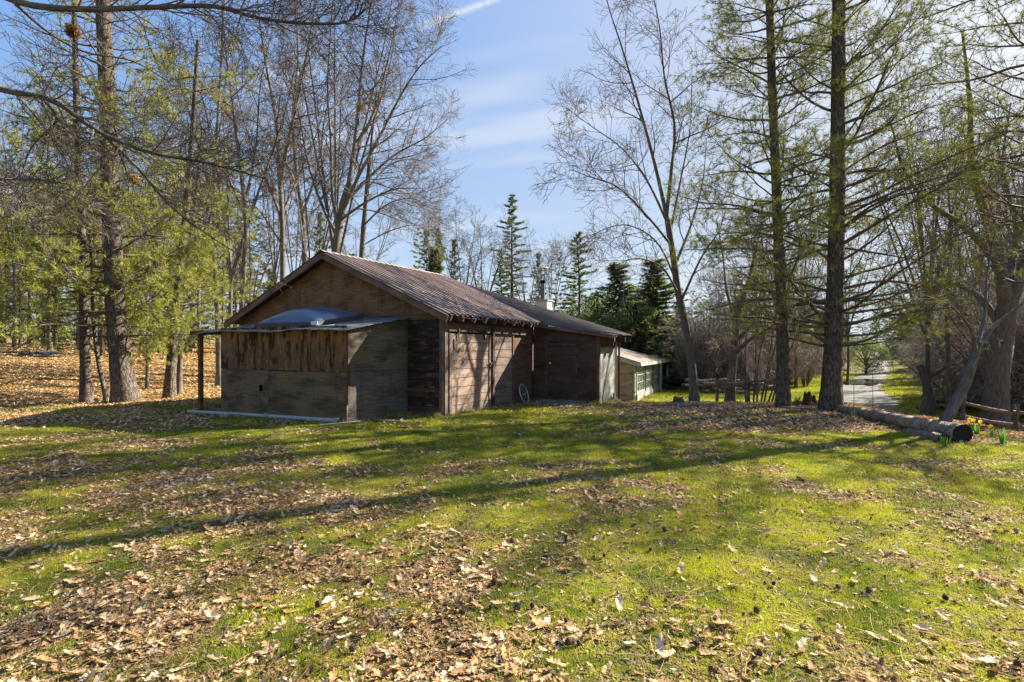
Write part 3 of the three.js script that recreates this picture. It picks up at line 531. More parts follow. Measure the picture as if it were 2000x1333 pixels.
const PINE_O = { seg: [8, 4, 2], wob: [0.17, 0.26, 0.3], trop: [0.022, 0.06, 0.05], kids: [9, 3], from: [0.28, 0.3], len: [1.15, 0.5], ang: [0.75, 0.7], min: 0.006, fat: 0.012, tips: true };
const px = (list, D, dz = 0) => list.map(([u, v, d = 0]) => W(u, v, D + d + dz));
const grounded = (list, D) => { const p = px(list, D); p[0] = G(list[0][0], D); return p; };

// --- the two tall pines right of the barn
pine('pine_tree', 'thickest pine on the right, its straight bare trunk standing at the end of the log', grounded([[1622, 800], [1629, 640], [1635, 420], [1638, 120], [1641, -200], [1642, -560]], 16.3), [0.265, 0.13],
  { h0: 3.2, gap: 0.45, n: 5.0, len: (h, H) => 4.4 * (1 - 0.5 * h / H), rise: (h) => h < 7 ? 0.08 : 0.34, dead: (h) => h < 6 ? 0.5 : 0.22, nl: 0.19, nn: 12, nw: 0.005, second: 0.4, o: { ...PINE_O, kids: [10, 3] }, flare: 0.42, skip: (h, a) => (Math.cos(a) < -0.2 ? 0.45 : 0) }, 201, null, M.needle);
pine('pine_tree', 'slimmer dark pine standing left of the thick pine, beside the rail fence', grounded([[1530, 793], [1528, 620], [1519, 420], [1508, 150], [1500, -120], [1494, -460]], 16.9), [0.185, 0.08],
  { h0: 4.3, gap: 0.46, n: 4.4, len: (h, H) => 3.3 * (1 - 0.45 * h / H), rise: (h) => h < 8 ? 0.02 : 0.25, dead: (h) => h < 6 ? 0.45 : 0.12, nl: 0.20, nn: 15, nw: 0.0052, second: 0.5, o: { ...PINE_O, kids: [9, 3] }, flare: 0.45 }, 202, null, M.needle);
pine('pine_tree', 'tall pine at the far right whose needles hang across the glare of the sun', [G(2075, 15), ...px([[2070, 500], [2060, 150], [2050, -200], [2048, -500]], 15)], [0.30, 0.13],
  { h0: 4.0, gap: 0.55, n: 4, len: (h, H) => 4.2 * (1 - 0.45 * h / H), rise: () => 0.2, dead: () => 0.25, nl: 0.19, nn: 11, nw: 0.005, second: 0.4, o: { ...PINE_O, kids: [9, 3] } }, 203, null, M.needle);
// --- pines on the left
pine('pine_tree', 'big pine on the left with furrowed grey bark, half in the barn shadow', grounded([[245, 787], [233, 690], [223, 560], [216, 400], [211, 240], [203, 60], [198, -160], [196, -420]], 18.3), [0.325, 0.17],
  { h0: 3.6, gap: 0.62, n: 4.2, len: (h, H) => 3.7 * (1 - 0.5 * h / H), rise: (h) => h < 5 ? 0.0 : 0.16, dead: (h) => h < 6 ? 0.15 : 0.36, nl: 0.20, nn: 26, nw: 0.0065, second: 0.75, o: { ...PINE_O, kids: [9, 3] }, flare: 0.55 }, 204, null, M.needle);
pine('pine_tree', 'slender pine standing just left of the big furrowed pine', grounded([[168, 787], [164, 640], [160, 480], [152, 300], [146, 100], [143, -80]], 18.4), [0.16, 0.06],
  { h0: 3.5, gap: 0.75, n: 3.4, len: (h, H) => 2.2 * (1 - 0.4 * h / H), rise: () => -0.02, dead: () => 0.62, nl: 0.20, nn: 14, nw: 0.005, o: { ...PINE_O, kids: [8, 3] } }, 205, null, M.needle);
pine('pine_tree', 'leaning pine left of the shed roof post, bright lime needles above', grounded([[330, 772], [338, 650], [352, 520], [365, 390], [376, 250], [386, 80]], 20.2), [0.17, 0.06],
  { h0: 2.4, gap: 0.55, n: 3.6, len: (h, H) => 2.5 * (1 - 0.45 * h / H), rise: () => -0.02, dead: (h) => h < 7 ? 0.15 : 0.4, nl: 0.20, nn: 26, nw: 0.0065, second: 0.75, o: { ...PINE_O, kids: [8, 3] } }, 206, null, M.needle);
bareTree('slender_tree', 'thin grey leaning stem between the slender pine and the big pine', [{ pts: grounded([[209, 781], [190, 700], [181, 620], [178, 520], [170, 400]], 18.9), r: [0.075, 0.03] }], { ...OAK, kids: [9, 5, 3], len: [1.2, 0.6, 0.3] }, 31);
bareTree('slender_tree', 'thin straight stem between the big pine and the leaning pine', [{ pts: grounded([[287, 745], [287, 620], [283, 480], [285, 330]], 23.5), r: [0.07, 0.025] }], { ...OAK, kids: [9, 5, 3], len: [1.3, 0.6, 0.3] }, 32);
bareTree('slender_tree', 'second grey stem close behind the leaning pine by the shed post', [{ pts: grounded([[348, 753], [355, 640], [362, 540], [380, 400], [395, 250]], 21.6), r: [0.11, 0.04] }], { ...OAK, kids: [10, 6, 4], len: [1.6, 0.7, 0.4] }, 33);
bareTree('slender_tree', 'bare stem rising behind the left end of the shed roof', [{ pts: grounded([[428, 720], [424, 620], [417, 480], [420, 330], [430, 150], [440, -40]], 25), r: [0.13, 0.04] }], { ...OAK, kids: [14, 6, 4], len: [2.2, 0.9, 0.45], from: [0.4, 0.2, 0.15] }, 34);

// --- bare oaks behind the barn
const oak = (name, label, limbs, seed, o = OAK, g) => bareTree(name, label, limbs, o, seed, g);
{
  const D = 29, b = G(640, D), L = (l, r, e = {}) => ({ pts: px(l, D), r, ...e });
  oak('oak_tree', 'great bare oak rising straight behind the barn ridge, its crown spreading wide', [
    { pts: [b, ...px([[652, 520], [664, 430], [682, 360]], D)], r: [0.23, 0.175], bare: true },
    L([[682, 360], [692, 290, 0.5], [700, 215, 1], [708, 120, 1.2], [722, 20, 1], [735, -90, 0]], [0.15, 0.025]),
    L([[670, 410], [700, 345, -1], [740, 270, -2], [778, 195, -3], [820, 130, -3], [862, 90, -3.5]], [0.11, 0.016], { dense: 1.5 }),
    L([[660, 450], [649, 380, -0.6], [646, 280, -1.4], [640, 170, -2], [646, 60, -2.4], [655, -60, -3]], [0.10, 0.016]),
    L([[672, 400], [722, 345, 1], [775, 300, 2], [830, 270, 2.5], [872, 235, 3]], [0.10, 0.015], { dense: 1.6 }),
    L([[664, 430], [715, 395, -1.5], [770, 370, -2.5], [822, 368, -3]], [0.085, 0.013], { dense: 1.7 }),
    L([[658, 460], [628, 400, 1], [602, 320, 2], [585, 230, 2.5], [560, 130, 3], [548, 20, 3]], [0.10, 0.016]),
    L([[690, 300, 0.5], [730, 220, 1.6], [752, 140, 2], [770, 60, 2.4], [782, -20, 2.6]], [0.10, 0.016], { dense: 1.3 }),
  ], 41);
}
{
  const D = 33, L = (l, r, e = {}) => ({ pts: px(l, D), r, ...e });
  oak('oak_tree', 'tall forked bare oak left of the barn ridge', [
    { pts: [G(553, D), ...px([[552, 560], [551, 440], [546, 340]], D)], r: [0.175, 0.125], bare: true },
    L([[546, 340], [540, 240], [520, 130], [505, 20], [498, -80]], [0.14, 0.02]), L([[546, 360], [566, 260, -1], [590, 150, -2], [610, 40, -2], [620, -60, -3]], [0.13, 0.02]),
    L([[551, 430], [520, 350, 1.5], [490, 280, 2], [465, 190, 2.5], [450, 90, 3]], [0.11, 0.015]), L([[550, 420], [590, 330, 1.5], [622, 250, 2], [640, 180, 2.4]], [0.09, 0.015]),
    L([[552, 480], [505, 410, -1], [460, 370, -2], [420, 350, -3]], [0.075, 0.012]) ], 42);
  oak('oak_tree', 'straight bare oak seen between the forked oak and the ridge', [
    { pts: [G(590, 36), ...px([[594, 540], [592, 440], [578, 330]], 36)], r: [0.18, 0.12], bare: true }, { pts: px([[578, 330], [572, 220], [582, 110], [575, 0], [570, -90]], 36), r: [0.13, 0.02] },
    { pts: px([[590, 420], [620, 330, -1], [636, 220, -2], [668, 120, -2]], 36), r: [0.10, 0.016] }, { pts: px([[585, 380], [550, 300, 1], [510, 250, 2], [480, 160, 2]], 36), r: [0.09, 0.014] } ], 43);
  oak('oak_tree', 'bare oak right of the barn ridge with drooping twigs on its right side', [
    { pts: [G(703, 31), ...px([[706, 500], [714, 400], [722, 310]], 31)], r: [0.17, 0.11], bare: true }, { pts: px([[722, 310], [730, 230], [736, 150], [730, 90]], 31), r: [0.09, 0.014] },
    { pts: px([[710, 440], [755, 400, -1], [800, 388, -2], [835, 400, -2]], 31), r: [0.06, 0.012], dense: 2 }, { pts: px([[707, 480], [760, 452, 1], [810, 440, 1], [845, 455, 1]], 31), r: [0.05, 0.011], dense: 2 }, { pts: px([[716, 370], [765, 320, 1], [815, 312, 2], [850, 330, 2]], 31), r: [0.055, 0.012], dense: 2 } ], 44);
  oak('oak_tree', 'bare oak behind the left slope of the barn roof', [
    { pts: [G(470, 30), ...px([[474, 560], [480, 440], [470, 330]], 30)], r: [0.15, 0.10], bare: true }, { pts: px([[470, 330], [455, 210], [440, 90], [430, -40]], 30), r: [0.11, 0.018] }, { pts: px([[478, 400], [500, 290, 1], [508, 170, 2], [530, 60, 2]], 30), r: [0.10, 0.016] }, { pts: px([[478, 420], [440, 340, -1], [405, 290, -2], [380, 200, -2]], 30), r: [0.08, 0.014] } ], 45);
}
// --- bare oak right of the house roof
{
  const D = 19.3, L = (l, r, e = {}) => ({ pts: px(l, D), r, ...e });
  oak('oak_tree', 'curving bare tree in front of the house porch, its trunk swaying left as it rises', [
    { pts: [G(1357, D), ...px([[1352, 720], [1340, 640], [1325, 570], [1315, 500], [1304, 430]], D)], r: [0.155, 0.10], bare: true },
    L([[1304, 430], [1284, 340], [1262, 255], [1238, 170], [1214, 90], [1188, 10], [1170, -70]], [0.078, 0.010], { dense: 1.2 }), L([[1302, 420], [1312, 330, -0.6], [1318, 250, -1], [1298, 150, -1], [1288, 50, -1], [1262, -70, -1]], [0.075, 0.010], { dense: 1.2 }),
    L([[1306, 440], [1262, 350, 1], [1215, 290, 1.5], [1160, 250, 2], [1105, 210, 2]], [0.05, 0.008], { dense: 1.5 }), L([[1312, 480], [1262, 420, -1], [1205, 365, -1.5], [1150, 345, -2], [1112, 330, -2]], [0.048, 0.008], { dense: 1.6 }),
    L([[1322, 550], [1280, 470, 0.6], [1225, 440, 1], [1175, 450, 1.5], [1150, 468, 2]], [0.042, 0.008], { dense: 1.7 }), L([[1318, 520], [1350, 440, 0.6], [1372, 360, 1], [1380, 280, 1.5]], [0.06, 0.010]), L([[1330, 590], [1372, 500, -0.6], [1405, 450, -1], [1420, 400, -1]], [0.05, 0.009]),
    L([[1308, 460], [1330, 350, 1], [1348, 250, 1], [1352, 130, 1.5]], [0.055, 0.009]) , L([[1326, 575], [1290, 520, -1], [1240, 505, -1.5], [1200, 520, -2]], [0.045, 0.008], { dense: 1.6 }) ], 46, { ...OAK, len: [2.3, 1.0, 0.45], min: 0.0055, kids: [17, 7, 5] });
}
// --- small trees by the rail fence
const SHRUB = { ...OAK, kids: [12, 6, 4], len: [1.5, 0.7, 0.35], min: 0.005, fat: 0.013 };
bareTree('bare_tree', 'crooked many-limbed tree growing through the rail fence', [
  { pts: grounded([[1425, 792], [1430, 730], [1437, 650], [1446, 590]], 20.4), r: [0.17, 0.12], bare: true }, { pts: px([[1446, 600], [1465, 540], [1478, 480], [1496, 420]], 20.4), r: [0.10, 0.02] }, { pts: px([[1440, 640], [1420, 570, 0.5], [1412, 500, 1], [1400, 430, 1]], 20.4), r: [0.07, 0.015] },
  { pts: px([[1436, 690], [1470, 660, -0.5], [1505, 640, -0.8], [1560, 600, -1]], 20.4), r: [0.09, 0.02] }, { pts: px([[1436, 670], [1480, 620, 0.5], [1510, 560, 1], [1540, 500, 1]], 20.4), r: [0.07, 0.015] } ], SHRUB, 51);
bareTree('shrub', 'clump of thin upright stems between the fence and the slimmer pine', [0, 1, 2, 3, 4, 5, 6, 7].map((k) => ({ pts: [G(1458 + k * 7, 19.4 + 0.12 * (k % 3)), W(1452 + k * 12 - 8 * (k % 2), 720, 19.4), W(1440 + k * 18, 640 - 12 * (k % 3), 19.6), W(1425 + k * 24, 560 - 25 * (k % 4), 19.8)], r: [0.035, 0.008], noflare: true })), { ...SHRUB, kids: [16, 5, 3], len: [0.9, 0.45, 0.25] }, 52, null, M.oakBark, M.twigPale);
// --- right edge
bareTree('bare_tree', 'dark tree leaning steeply to the right behind the log', [
  { pts: [G(1838, 11.6, 0.1), ...px([[1866, 790], [1893, 730], [1908, 680]], 11.6)], r: [0.115, 0.085], bare: true, noflare: true }, { pts: px([[1908, 680], [1940, 640, 0.3], [1990, 600, 0.5], [2060, 540, 0.8]], 11.6), r: [0.07, 0.012] },
  { pts: px([[1906, 690], [1900, 650, -0.3], [1876, 615, -0.6], [1850, 590, -1]], 11.6), r: [0.05, 0.010] }, { pts: px([[1910, 672], [1925, 610, 0.4], [1928, 540, 0.6], [1945, 450, 0.8]], 11.6), r: [0.05, 0.009] } ], { ...SHRUB, len: [1.1, 0.5, 0.25], min: 0.004 }, 53);
bareTree('oak_tree', 'thick old oak at the right edge beyond the fence, limbs forking low', [
  { pts: [G(1945, 18.5), ...px([[1950, 720], [1962, 640], [1968, 590]], 18.5)], r: [0.36, 0.27], bare: true }, { pts: px([[1968, 600], [1948, 500], [1925, 420, -0.6], [1900, 330, -1], [1895, 200, -1.4], [1880, 60, -2]], 18.5), r: [0.22, 0.03] }, { pts: px([[1970, 600], [2010, 500], [2040, 400], [2060, 250]], 18.5), r: [0.24, 0.05] },
  { pts: px([[1960, 640], [1900, 570, 0.6], [1850, 555, 1], [1800, 590, 1.4], [1750, 600, 2]], 18.5), r: [0.13, 0.02] }, { pts: px([[1950, 510], [1880, 440, -1], [1820, 400, -1.6], [1770, 340, -2], [1740, 240, -2]], 18.5), r: [0.13, 0.02] }, { pts: px([[1968, 560], [1985, 440, 1], [1960, 330, 1.5], [1975, 200, 2]], 18.5), r: [0.13, 0.02] } ], { ...SHRUB, kids: [16, 7, 4], len: [2.0, 0.9, 0.4] }, 54);
bareTree('broken_trunk', 'broken grey trunk stub between the drive and the leaning tree', [{ pts: [G(1812, 22.5), ...px([[1814, 770], [1806, 735], [1798, 715]], 22.5)], r: [0.22, 0.13], bare: true }, { pts: px([[1806, 740], [1840, 722], [1868, 700]], 22.5), r: [0.10, 0.05], bare: true }], SHRUB, 55, null, M.oakBark);
bareTree('slender_tree', 'straight thin trunk standing right of the broken trunk', [{ pts: grounded([[1856, 800], [1853, 700], [1850, 600], [1858, 470], [1850, 330]], 21.5), r: [0.11, 0.03] }], SHRUB, 56);

// --- prototypes for the woods behind, then copies
const rise = (n, h, x = 0) => Array.from({ length: n }, (_, k) => V(x + 0.25 * Math.sin(k * 1.7 + h) * k / n, h * k / (n - 1), 0.2 * Math.cos(k * 2.1) * k / n));
function slot(proto) { let used = false; return (pos, turn, s, label, group) => { if (!used) { used = true; proto.position.copy(pos); proto.rotation.y = turn; proto.scale.copy(s); tag(proto, label, null, group); return proto; } return dup(proto, pos, turn, s, label, group); }; }
const protoOak = [[61, 15], [62, 13], [63, 17]].map(([seed, h]) => {
  const R = rng(seed), top = h * 0.34, limbs = [{ pts: [V(0, 0, 0), V(0.1, top * 0.5, 0.05), V(0.05, top, 0)], r: [0.13, 0.09], bare: true }];
  for (let k = 0; k < 6; k++) { const a = k / 6 * 6.28 + R(), s = 0.10 + 0.16 * R(), y0 = top * (0.75 + 0.25 * R()); limbs.push({ pts: [V(0.05, y0, 0), V(Math.cos(a) * s * h * 0.4, mix(y0, h, 0.4), Math.sin(a) * s * h * 0.4), V(Math.cos(a) * s * h * 0.8, mix(y0, h, 0.7 + 0.1 * R()), Math.sin(a) * s * h * 0.8), V(Math.cos(a) * s * h, h * (0.85 + 0.2 * R()), Math.sin(a) * s * h)], r: [0.075, 0.014] }); }
  return slot(bareTree('bare_tree', '', limbs, { ...OAK, kids: [10, 5, 4], len: [2.4, 1.1, 0.55], min: 0.010 }, seed, null, M.oakBark, M.twig));
});
const protoBrush = [71, 72, 73].map((seed) => {
  const R = rng(seed), limbs = []; for (let k = 0; k < 9; k++) { const a = R() * 6.28, s = 0.4 + 1.2 * R(), h = 2.2 + 2.2 * R(); limbs.push({ pts: [V(Math.cos(a) * 0.15, 0, Math.sin(a) * 0.15), V(Math.cos(a) * s * 0.4, h * 0.4, Math.sin(a) * s * 0.4), V(Math.cos(a + 0.3) * s, h * 0.8, Math.sin(a + 0.3) * s), V(Math.cos(a + 0.2) * s * 1.25, h, Math.sin(a + 0.2) * s * 1.25)], r: [0.045, 0.010], noflare: true, from: 0.1 }); }
  return slot(bareTree('shrub', '', limbs, { ...OAK, kids: [24, 5, 3], len: [1.4, 0.7, 0.35], min: 0.007, wob: [0.3, 0.36, 0.4, 0.4], ang: [1.15, 1.0, 0.9] }, seed, null, M.oakBark, M.twigPale));
});
const protoPine = [[81, 13, 0.35], [82, 11, 0.15], [83, 15, 0.3]].map(([seed, h, f]) => slot(pine('pine_tree', '', rise(6, h), [0.115, 0.03], { h0: h * f, gap: 0.55, n: 4, len: (y, H) => 2.2 * (1 - 0.75 * (y / H - f) / (1 - f)) + 0.3, rise: () => 0.02, dead: (y, H) => y / H < f + 0.12 ? 0.5 : 0.2, nl: 0.28, nn: 12, nw: 0.013, second: 0.8, o: { ...PINE_O, kids: [6, 2], min: 0.009 } }, seed, null, M.needle)));
// a fir or cedar: tiers of drooping boughs set with short flat sprays
function conifer(seed, h, wid, needleM, dense = 1, open = 0.15) {
  const R = rng(seed), t = thing('conifer', '', 'tree'), tm = new MB(), nm = new MB(); tm.tube(smooth(rise(4, h), 12), Array.from({ length: 13 }, (_, k) => mix(0.022 * h * 0.6, 0.02, k / 12)), 7, 0.05, seed);
  let az = 0; for (let y = h * open; y < h * 0.985; y += h * 0.016 / dense * (0.6 + 0.8 * R())) {
    const f = (y / h - open) / (1 - open), L = wid * (0.12 + Math.pow(1 - f, 0.85)) * (0.45 + 0.75 * R()) * (0.85 + 0.3 * Math.sin(y * 2.2 + seed)); az += 2.4 + 0.6 * R(); const d = V(Math.cos(az), mix(-0.25, 0.45, f), Math.sin(az)).normalize(), n = Math.max(3, Math.round(L / 0.17));
    const path = []; let q = V(0, y, 0), dd = d.clone(); for (let k = 0; k <= 4; k++) { path.push(q.clone()); dd.y += -0.05 + 0.04 * k; q.addScaledVector(dd, L / 4); } tm.tube(path, path.map((_, k) => mix(0.03, 0.008, k / 4)), 3);
    for (let k = 0; k < n; k++) for (let m = 0; m < 11; m++) { const [c, dir] = bend(path, mix(0.2, 1, (k + R()) / n)), e = away(dir, 0.5 + 0.6 * R(), R); e.y *= 0.55; c.addScaledVector(rv(R), 0.09); const l = 0.2 + 0.24 * R(), s = V(-e.z, 0.25 * (R() - 0.5), e.x).normalize().multiplyScalar(0.055 + 0.04 * R()), e2 = c.clone().addScaledVector(e, l); nm.tri(c.clone().sub(s), c.clone().add(s), e2); }
  }
  obj('trunk', tm.geo(), M.pineTwig, t); tag(obj('crown', nm.geo(), needleM, t), null, null, null, 'stuff'); return t;
}
const firTall = slot(conifer(91, 21, 3.0, M.fir, 2.6, 0.2)), firMid = slot(conifer(92, 15, 3.4, M.fir, 2.2, 0.1)), cedar = slot(conifer(93, 10, 2.9, M.fir, 3.4, 0.02)), firSmall = slot(conifer(94, 12, 2.2, M.fir, 2.0, 0.08)), sap = slot(conifer(95, 6, 1.8, M.fir, 2.6, 0.02));
// a broad-leaved evergreen: rounded clumps of small leaves on a short stem
function evergreen(seed, h, w) {
  const R = rng(seed), t = thing('evergreen_shrub', '', 'shrub'), tm = new MB(), nm = new MB();
  for (let k = 0; k < 46; k++) {
    const a = R() * 6.28, f = R(), y = h * (0.08 + 0.86 * f), r = w * Math.sqrt(R()) * Math.sqrt(Math.max(0.05, 1 - Math.pow(f * 1.9 - 0.75, 2) * 0.7)) , c = V(Math.cos(a) * r, y, Math.sin(a) * r), s = w * (0.2 + 0.2 * R());
    tm.tube([V(0, y * 0.35, 0), c.clone().multiplyScalar(0.5).setY(y * 0.7), c], [0.05, 0.03, 0.01], 4);
    for (let q = 0; q < 150; q++) { const p = rv(R).multiplyScalar(s * Math.cbrt(0.25 + 0.75 * R())); p.y *= 0.7; p.add(c); const d = rv(R); d.y -= 0.3; d.normalize().multiplyScalar(0.13 + 0.09 * R()); const e = rv(R).cross(d).normalize().multiplyScalar(0.045); nm.tri(p, p.clone().addScaledVector(d, 0.5).add(e), p.clone().add(d)); nm.tri(p, p.clone().add(d), p.clone().addScaledVector(d, 0.5).sub(e)); }
  }
  tm.tube([V(0, -0.2, 0), V(0, h * 0.4, 0), V(0, h * 0.8, 0)], [0.14, 0.09, 0.02], 7);
  obj('trunk', tm.geo(), M.oakBark, t); tag(obj('crown', nm.geo(), M.fir, t), null, null, null, 'stuff'); return t;
}
const S = (a, b = a) => V(a, b, a);
// conifers whose tops show against the sky: column, row of the top, distance
const crest = (make, h, u, v, D, wk, label, group) => { const p = G(u, D), H = EYE - (v - HZ) / F * D - p.y; return make(p, u * 0.37, V(H / h * wk, H / h, H / h * wk), label, group); };
crest(firTall, 21, 1000, 377, 68, 1.15, 'tallest dark fir, its narrow spire alone against the sky behind the barn roof');
crest(firSmall, 12, 833, 447, 62, 0.85, 'small dark fir leftmost of the three tops left of the spire'); crest(firSmall, 12, 858, 457, 66, 0.8, 'middle one of three small dark fir tops behind the ridge end'); crest(firSmall, 12, 887, 466, 60, 0.9, 'small dark fir rightmost of the three tops above the ridge end');
crest(sap, 6, 850, 485, 52, 0.9, 'small lime green conifer just above the barn ridge end');
crest(firMid, 15, 1130, 452, 56, 1.15, 'broad ragged fir right of the chimney'); crest(firMid, 15, 978, 484, 60, 0.7, 'dim fir close beside the left foot of the spire'); crest(firSmall, 12, 1052, 492, 62, 0.8, 'thin dark fir behind the stove pipe');
crest(cedar, 10, 1208, 515, 44, 1.55, 'sunny green cedar left of the two behind the house'); crest(cedar, 10, 1280, 508, 41, 1.55, 'dark topped cedar just left of the curving bare tree'); crest(cedar, 10, 1165, 590, 42, 1.1, 'low lime cedar above the addition roof'); crest(cedar, 10, 1325, 590, 47, 1.0, 'green cedar behind the porch posts');
crest(sap, 6, 1245, 590, 38, 1.2, 'bushy young cedar between the two taller cedars'); crest(sap, 6, 1372, 640, 44, 1.1, 'yellowish young cedar right of the curving bare tree');
{ const ev = [slot(evergreen(97, 6.5, 2.6)), slot(evergreen(98, 5.5, 3.0))];
  [[1158, 585, 41, 'leafy evergreen shrub just above the addition roof end'], [1195, 560, 43, 'tall leafy evergreen behind the house vents'], [1236, 575, 40, 'leafy evergreen behind the middle of the house roof'], [1272, 600, 52, 'leafy evergreen behind the far end of the house roof'], [1312, 615, 55, 'leafy evergreen behind the end of the porch'], [1345, 640, 50, 'leafy evergreen just left behind the curving bare trunk'], [1385, 660, 48, 'leafy evergreen behind the firewood logs'], [1692, 655, 60, 'leafy evergreen at the left bend of the drive']].forEach(([u, v, D, l], k) => crest(ev[k % 2], k % 2 ? 5.5 : 6.5, u, v, D, 1.0, l)); }
const bare = (k, h, u, v, D, label, group, wk = 1) => crest(protoOak[k], h, u, v, D, wk, label, group);
bare(0, 15, 905, 425, 58, 'bare tree showing pale twigs between the dark firs'); bare(1, 13, 944, 446, 61, 'bare tree left of the spire with upswept twigs'); bare(2, 17, 1075, 462, 54, 'bare tree right behind the stove pipe'); bare(1, 13, 1032, 478, 57, 'bare tree between the spire and the stove pipe');
// woods: copies that nothing tells apart carry one label
{
  const R = rng(300);
  const zone = (u, D) => (u < 60 ? 'at the far left edge of' : u < 190 ? 'left of the slender pine in' : u < 300 ? 'around the big furrowed pine in' : u < 440 ? 'beside the shed roof post in' : 'behind the barn in') + (D < 40 ? ' the near' : ' the distant') + ' woods', zoneR = (u, D) => u < 1450 ? 'behind the curving bare tree' : u < 1545 ? 'behind the rail fence' : u < 1625 ? 'between the two tall pines' : u < 1720 ? 'left of the drive' : u < 1830 ? 'right of the drive' : u < 1930 ? 'behind the leaning tree' : 'behind the thick old oak';
  const LW = 'sunlit yellow green pine among the woods on the left', LB = 'bare grey tree among the woods on the left', RB = 'bare tree among the thicket beyond the drive', RS = 'pale leafless shrub in the thicket along the drive', BB = 'bare tree in the woods behind the barn', BP = 'yellow green pine in the woods behind the barn';
  for (let k = 0; k < 28; k++) { const u = -220 + k * 25 + 22 * R(), D = 33 + 30 * R(); protoPine[k % 3](G(u, D), R() * 6.28, S(0.8 + 0.4 * R(), 0.8 + 0.45 * R()), 'sunlit yellow green pine ' + zone(u, D), u < 440 ? 'pines in the left woods' : 'pines behind the barn'); }
  for (let k = 0; k < 22; k++) { const u = -200 + k * 42 + 26 * R(), D = 30 + 28 * R(), b = u > 440; protoOak[k % 3](G(u, D), R() * 6.28, S(0.75 + 0.35 * R(), 0.85 + 0.4 * R()), 'bare grey tree ' + zone(u, D), b ? 'bare trees behind the barn' : 'bare trees in the left woods'); }
  for (let k = 0; k < 40; k++) { const u = 1390 + (k % 20) * 38 + 34 * R(), D = (k < 20 ? (u < 1540 ? 38 : 25) : 48) + 26 * R(); const p = G(u, D); if (roadDist(p.x, p.z) < 3.2) continue; protoOak[k % 3](p, R() * 6.28, S(0.6 + 0.3 * R(), 0.55 + 0.35 * R()), (D < 48 ? 'nearer' : 'far') + ' bare tree standing in the thicket ' + zoneR(u, D), 'bare trees beyond the drive'); }
  for (let k = 0; k < 150; k++) { const u = 1340 + R() * 800, D = (u < 1540 ? 37 : 21) + 34 * R() * R(), p = G(u, D); if (roadDist(p.x, p.z) < 3.6) continue; protoBrush[k % 3](p, R() * 6.28, S(0.8 + 0.6 * R(), 0.7 + 0.6 * R()), (D < 32 ? 'near' : 'distant') + ' pale leafless shrub in the thicket ' + zoneR(u, D), 'shrubs along the drive'); }
  for (let k = 0; k < 12; k++) { const u = 1420 + k * 62 + 30 * R(), D = 45 + 25 * R(), p = G(u, D); if (roadDist(p.x, p.z) < 4) continue; (k % 2 ? cedar : firSmall)(p, R() * 6, S(0.7 + 0.3 * R(), 0.6 + 0.3 * R()), 'dark conifer deep in the thicket beyond the drive', 'conifers beyond the drive'); }
  for (let k = 0; k < 14; k++) { const u = -150 + k * 75 + 40 * R(), D = 48 + 20 * R(); (k % 3 ? firSmall : cedar)(G(u, D), R() * 6, S(0.8 + 0.3 * R(), 0.8 + 0.4 * R()), 'dark conifer standing far back ' + zone(u, 60), 'conifers at the back of the woods'); }
  for (let k = 0; k < 46; k++) { const t = 0.14 + 0.86 * k / 46, p = ROAD.getPointAt(t), tg = ROAD.getTangentAt(t), o = (k % 2 ? 1 : -1) * (3.1 + 3.5 * R()), x = p.x - tg.z * o, z = p.z + tg.x * o; protoBrush[k % 3](onG(x, z), R() * 6.28, S(0.6 + 0.5 * R(), 0.45 + 0.5 * R()), 'low leafless shrub on the ' + (k % 2 ? 'right' : 'left') + ' verge of the drive, ' + (t < 0.4 ? 'near the puddle' : 'far up the drive'), 'shrubs along the drive'); }
  for (let k = 0; k < 18; k++) { const t = 0.42 + 0.56 * k / 18, p = ROAD.getPointAt(t), tg = ROAD.getTangentAt(t), o = (k % 3 ? 1 : -1) * (4.5 + 7 * R()), q = onG(p.x - tg.z * o, p.z + tg.x * o); if (k % 2) protoOak[k % 3](q, R() * 6.28, S(0.6 + 0.3 * R(), 0.6 + 0.3 * R()), RB, 'bare trees beyond the drive'); else (k % 4 ? cedar : firSmall)(q, R() * 6, S(0.6 + 0.3 * R()), 'dark conifer deep in the thicket beyond the drive', 'conifers beyond the drive'); }
  [[1655, 42, 0], [1812, 22.6, 1], [1815, 29, 2], [1880, 25, 0], [1925, 31, 1], [1985, 27, 2], [2040, 23, 0]].forEach(([u, D, k], i) => protoOak[k](G(u, D), i * 1.3, S(0.8, 0.8 + 0.06 * (i % 3)), ['tall bare tree at the left verge of the drive bend', 'tall bare tree on the right verge above the log', 'tall bare tree behind the broken trunk', 'tall bare tree over the leaning tree', 'tall bare tree left behind the thick old oak', 'tall bare tree right behind the thick old oak', 'bare tree past the right edge behind the rail fence'][i], 'tall bare trees right of the drive'));
  // far wood: one mass
  const far = new MB(), RR = rng(7), place = [];
  const fg = []; { const t = conifer(96, 14, 3.2, M.fir, 0.8, 0.05); scene.remove(t); taken.set('conifer', taken.get('conifer') - 1); const g = t.children[1].geometry;
    const im = new THREE.InstancedMesh(g, M.fir, 340); im.name = 'far_wood'; const m = new THREE.Matrix4(), q = new THREE.Quaternion();
    for (let k = 0; k < 340; k++) { let p; do { const u = k < 150 ? -500 + 3100 * RR() : 1250 + 1000 * RR(), D = (k < 150 ? 75 : 88) + 110 * RR(); p = G(u, D); } while (roadDist(p.x, p.z) < 3); q.setFromAxisAngle(V(0, 1, 0), RR() * 6.28); const s = 0.7 + 0.6 * RR(), sy = p.x > 20 ? s * 0.75 : s; m.compose(p, q, V(s, sy, s)); im.setMatrixAt(k, m); }
    im.castShadow = im.receiveShadow = true; scene.add(im); tag(im, 'distant mass of evergreen woods closing the view behind everything', 'woods', null, 'stuff'); }
}

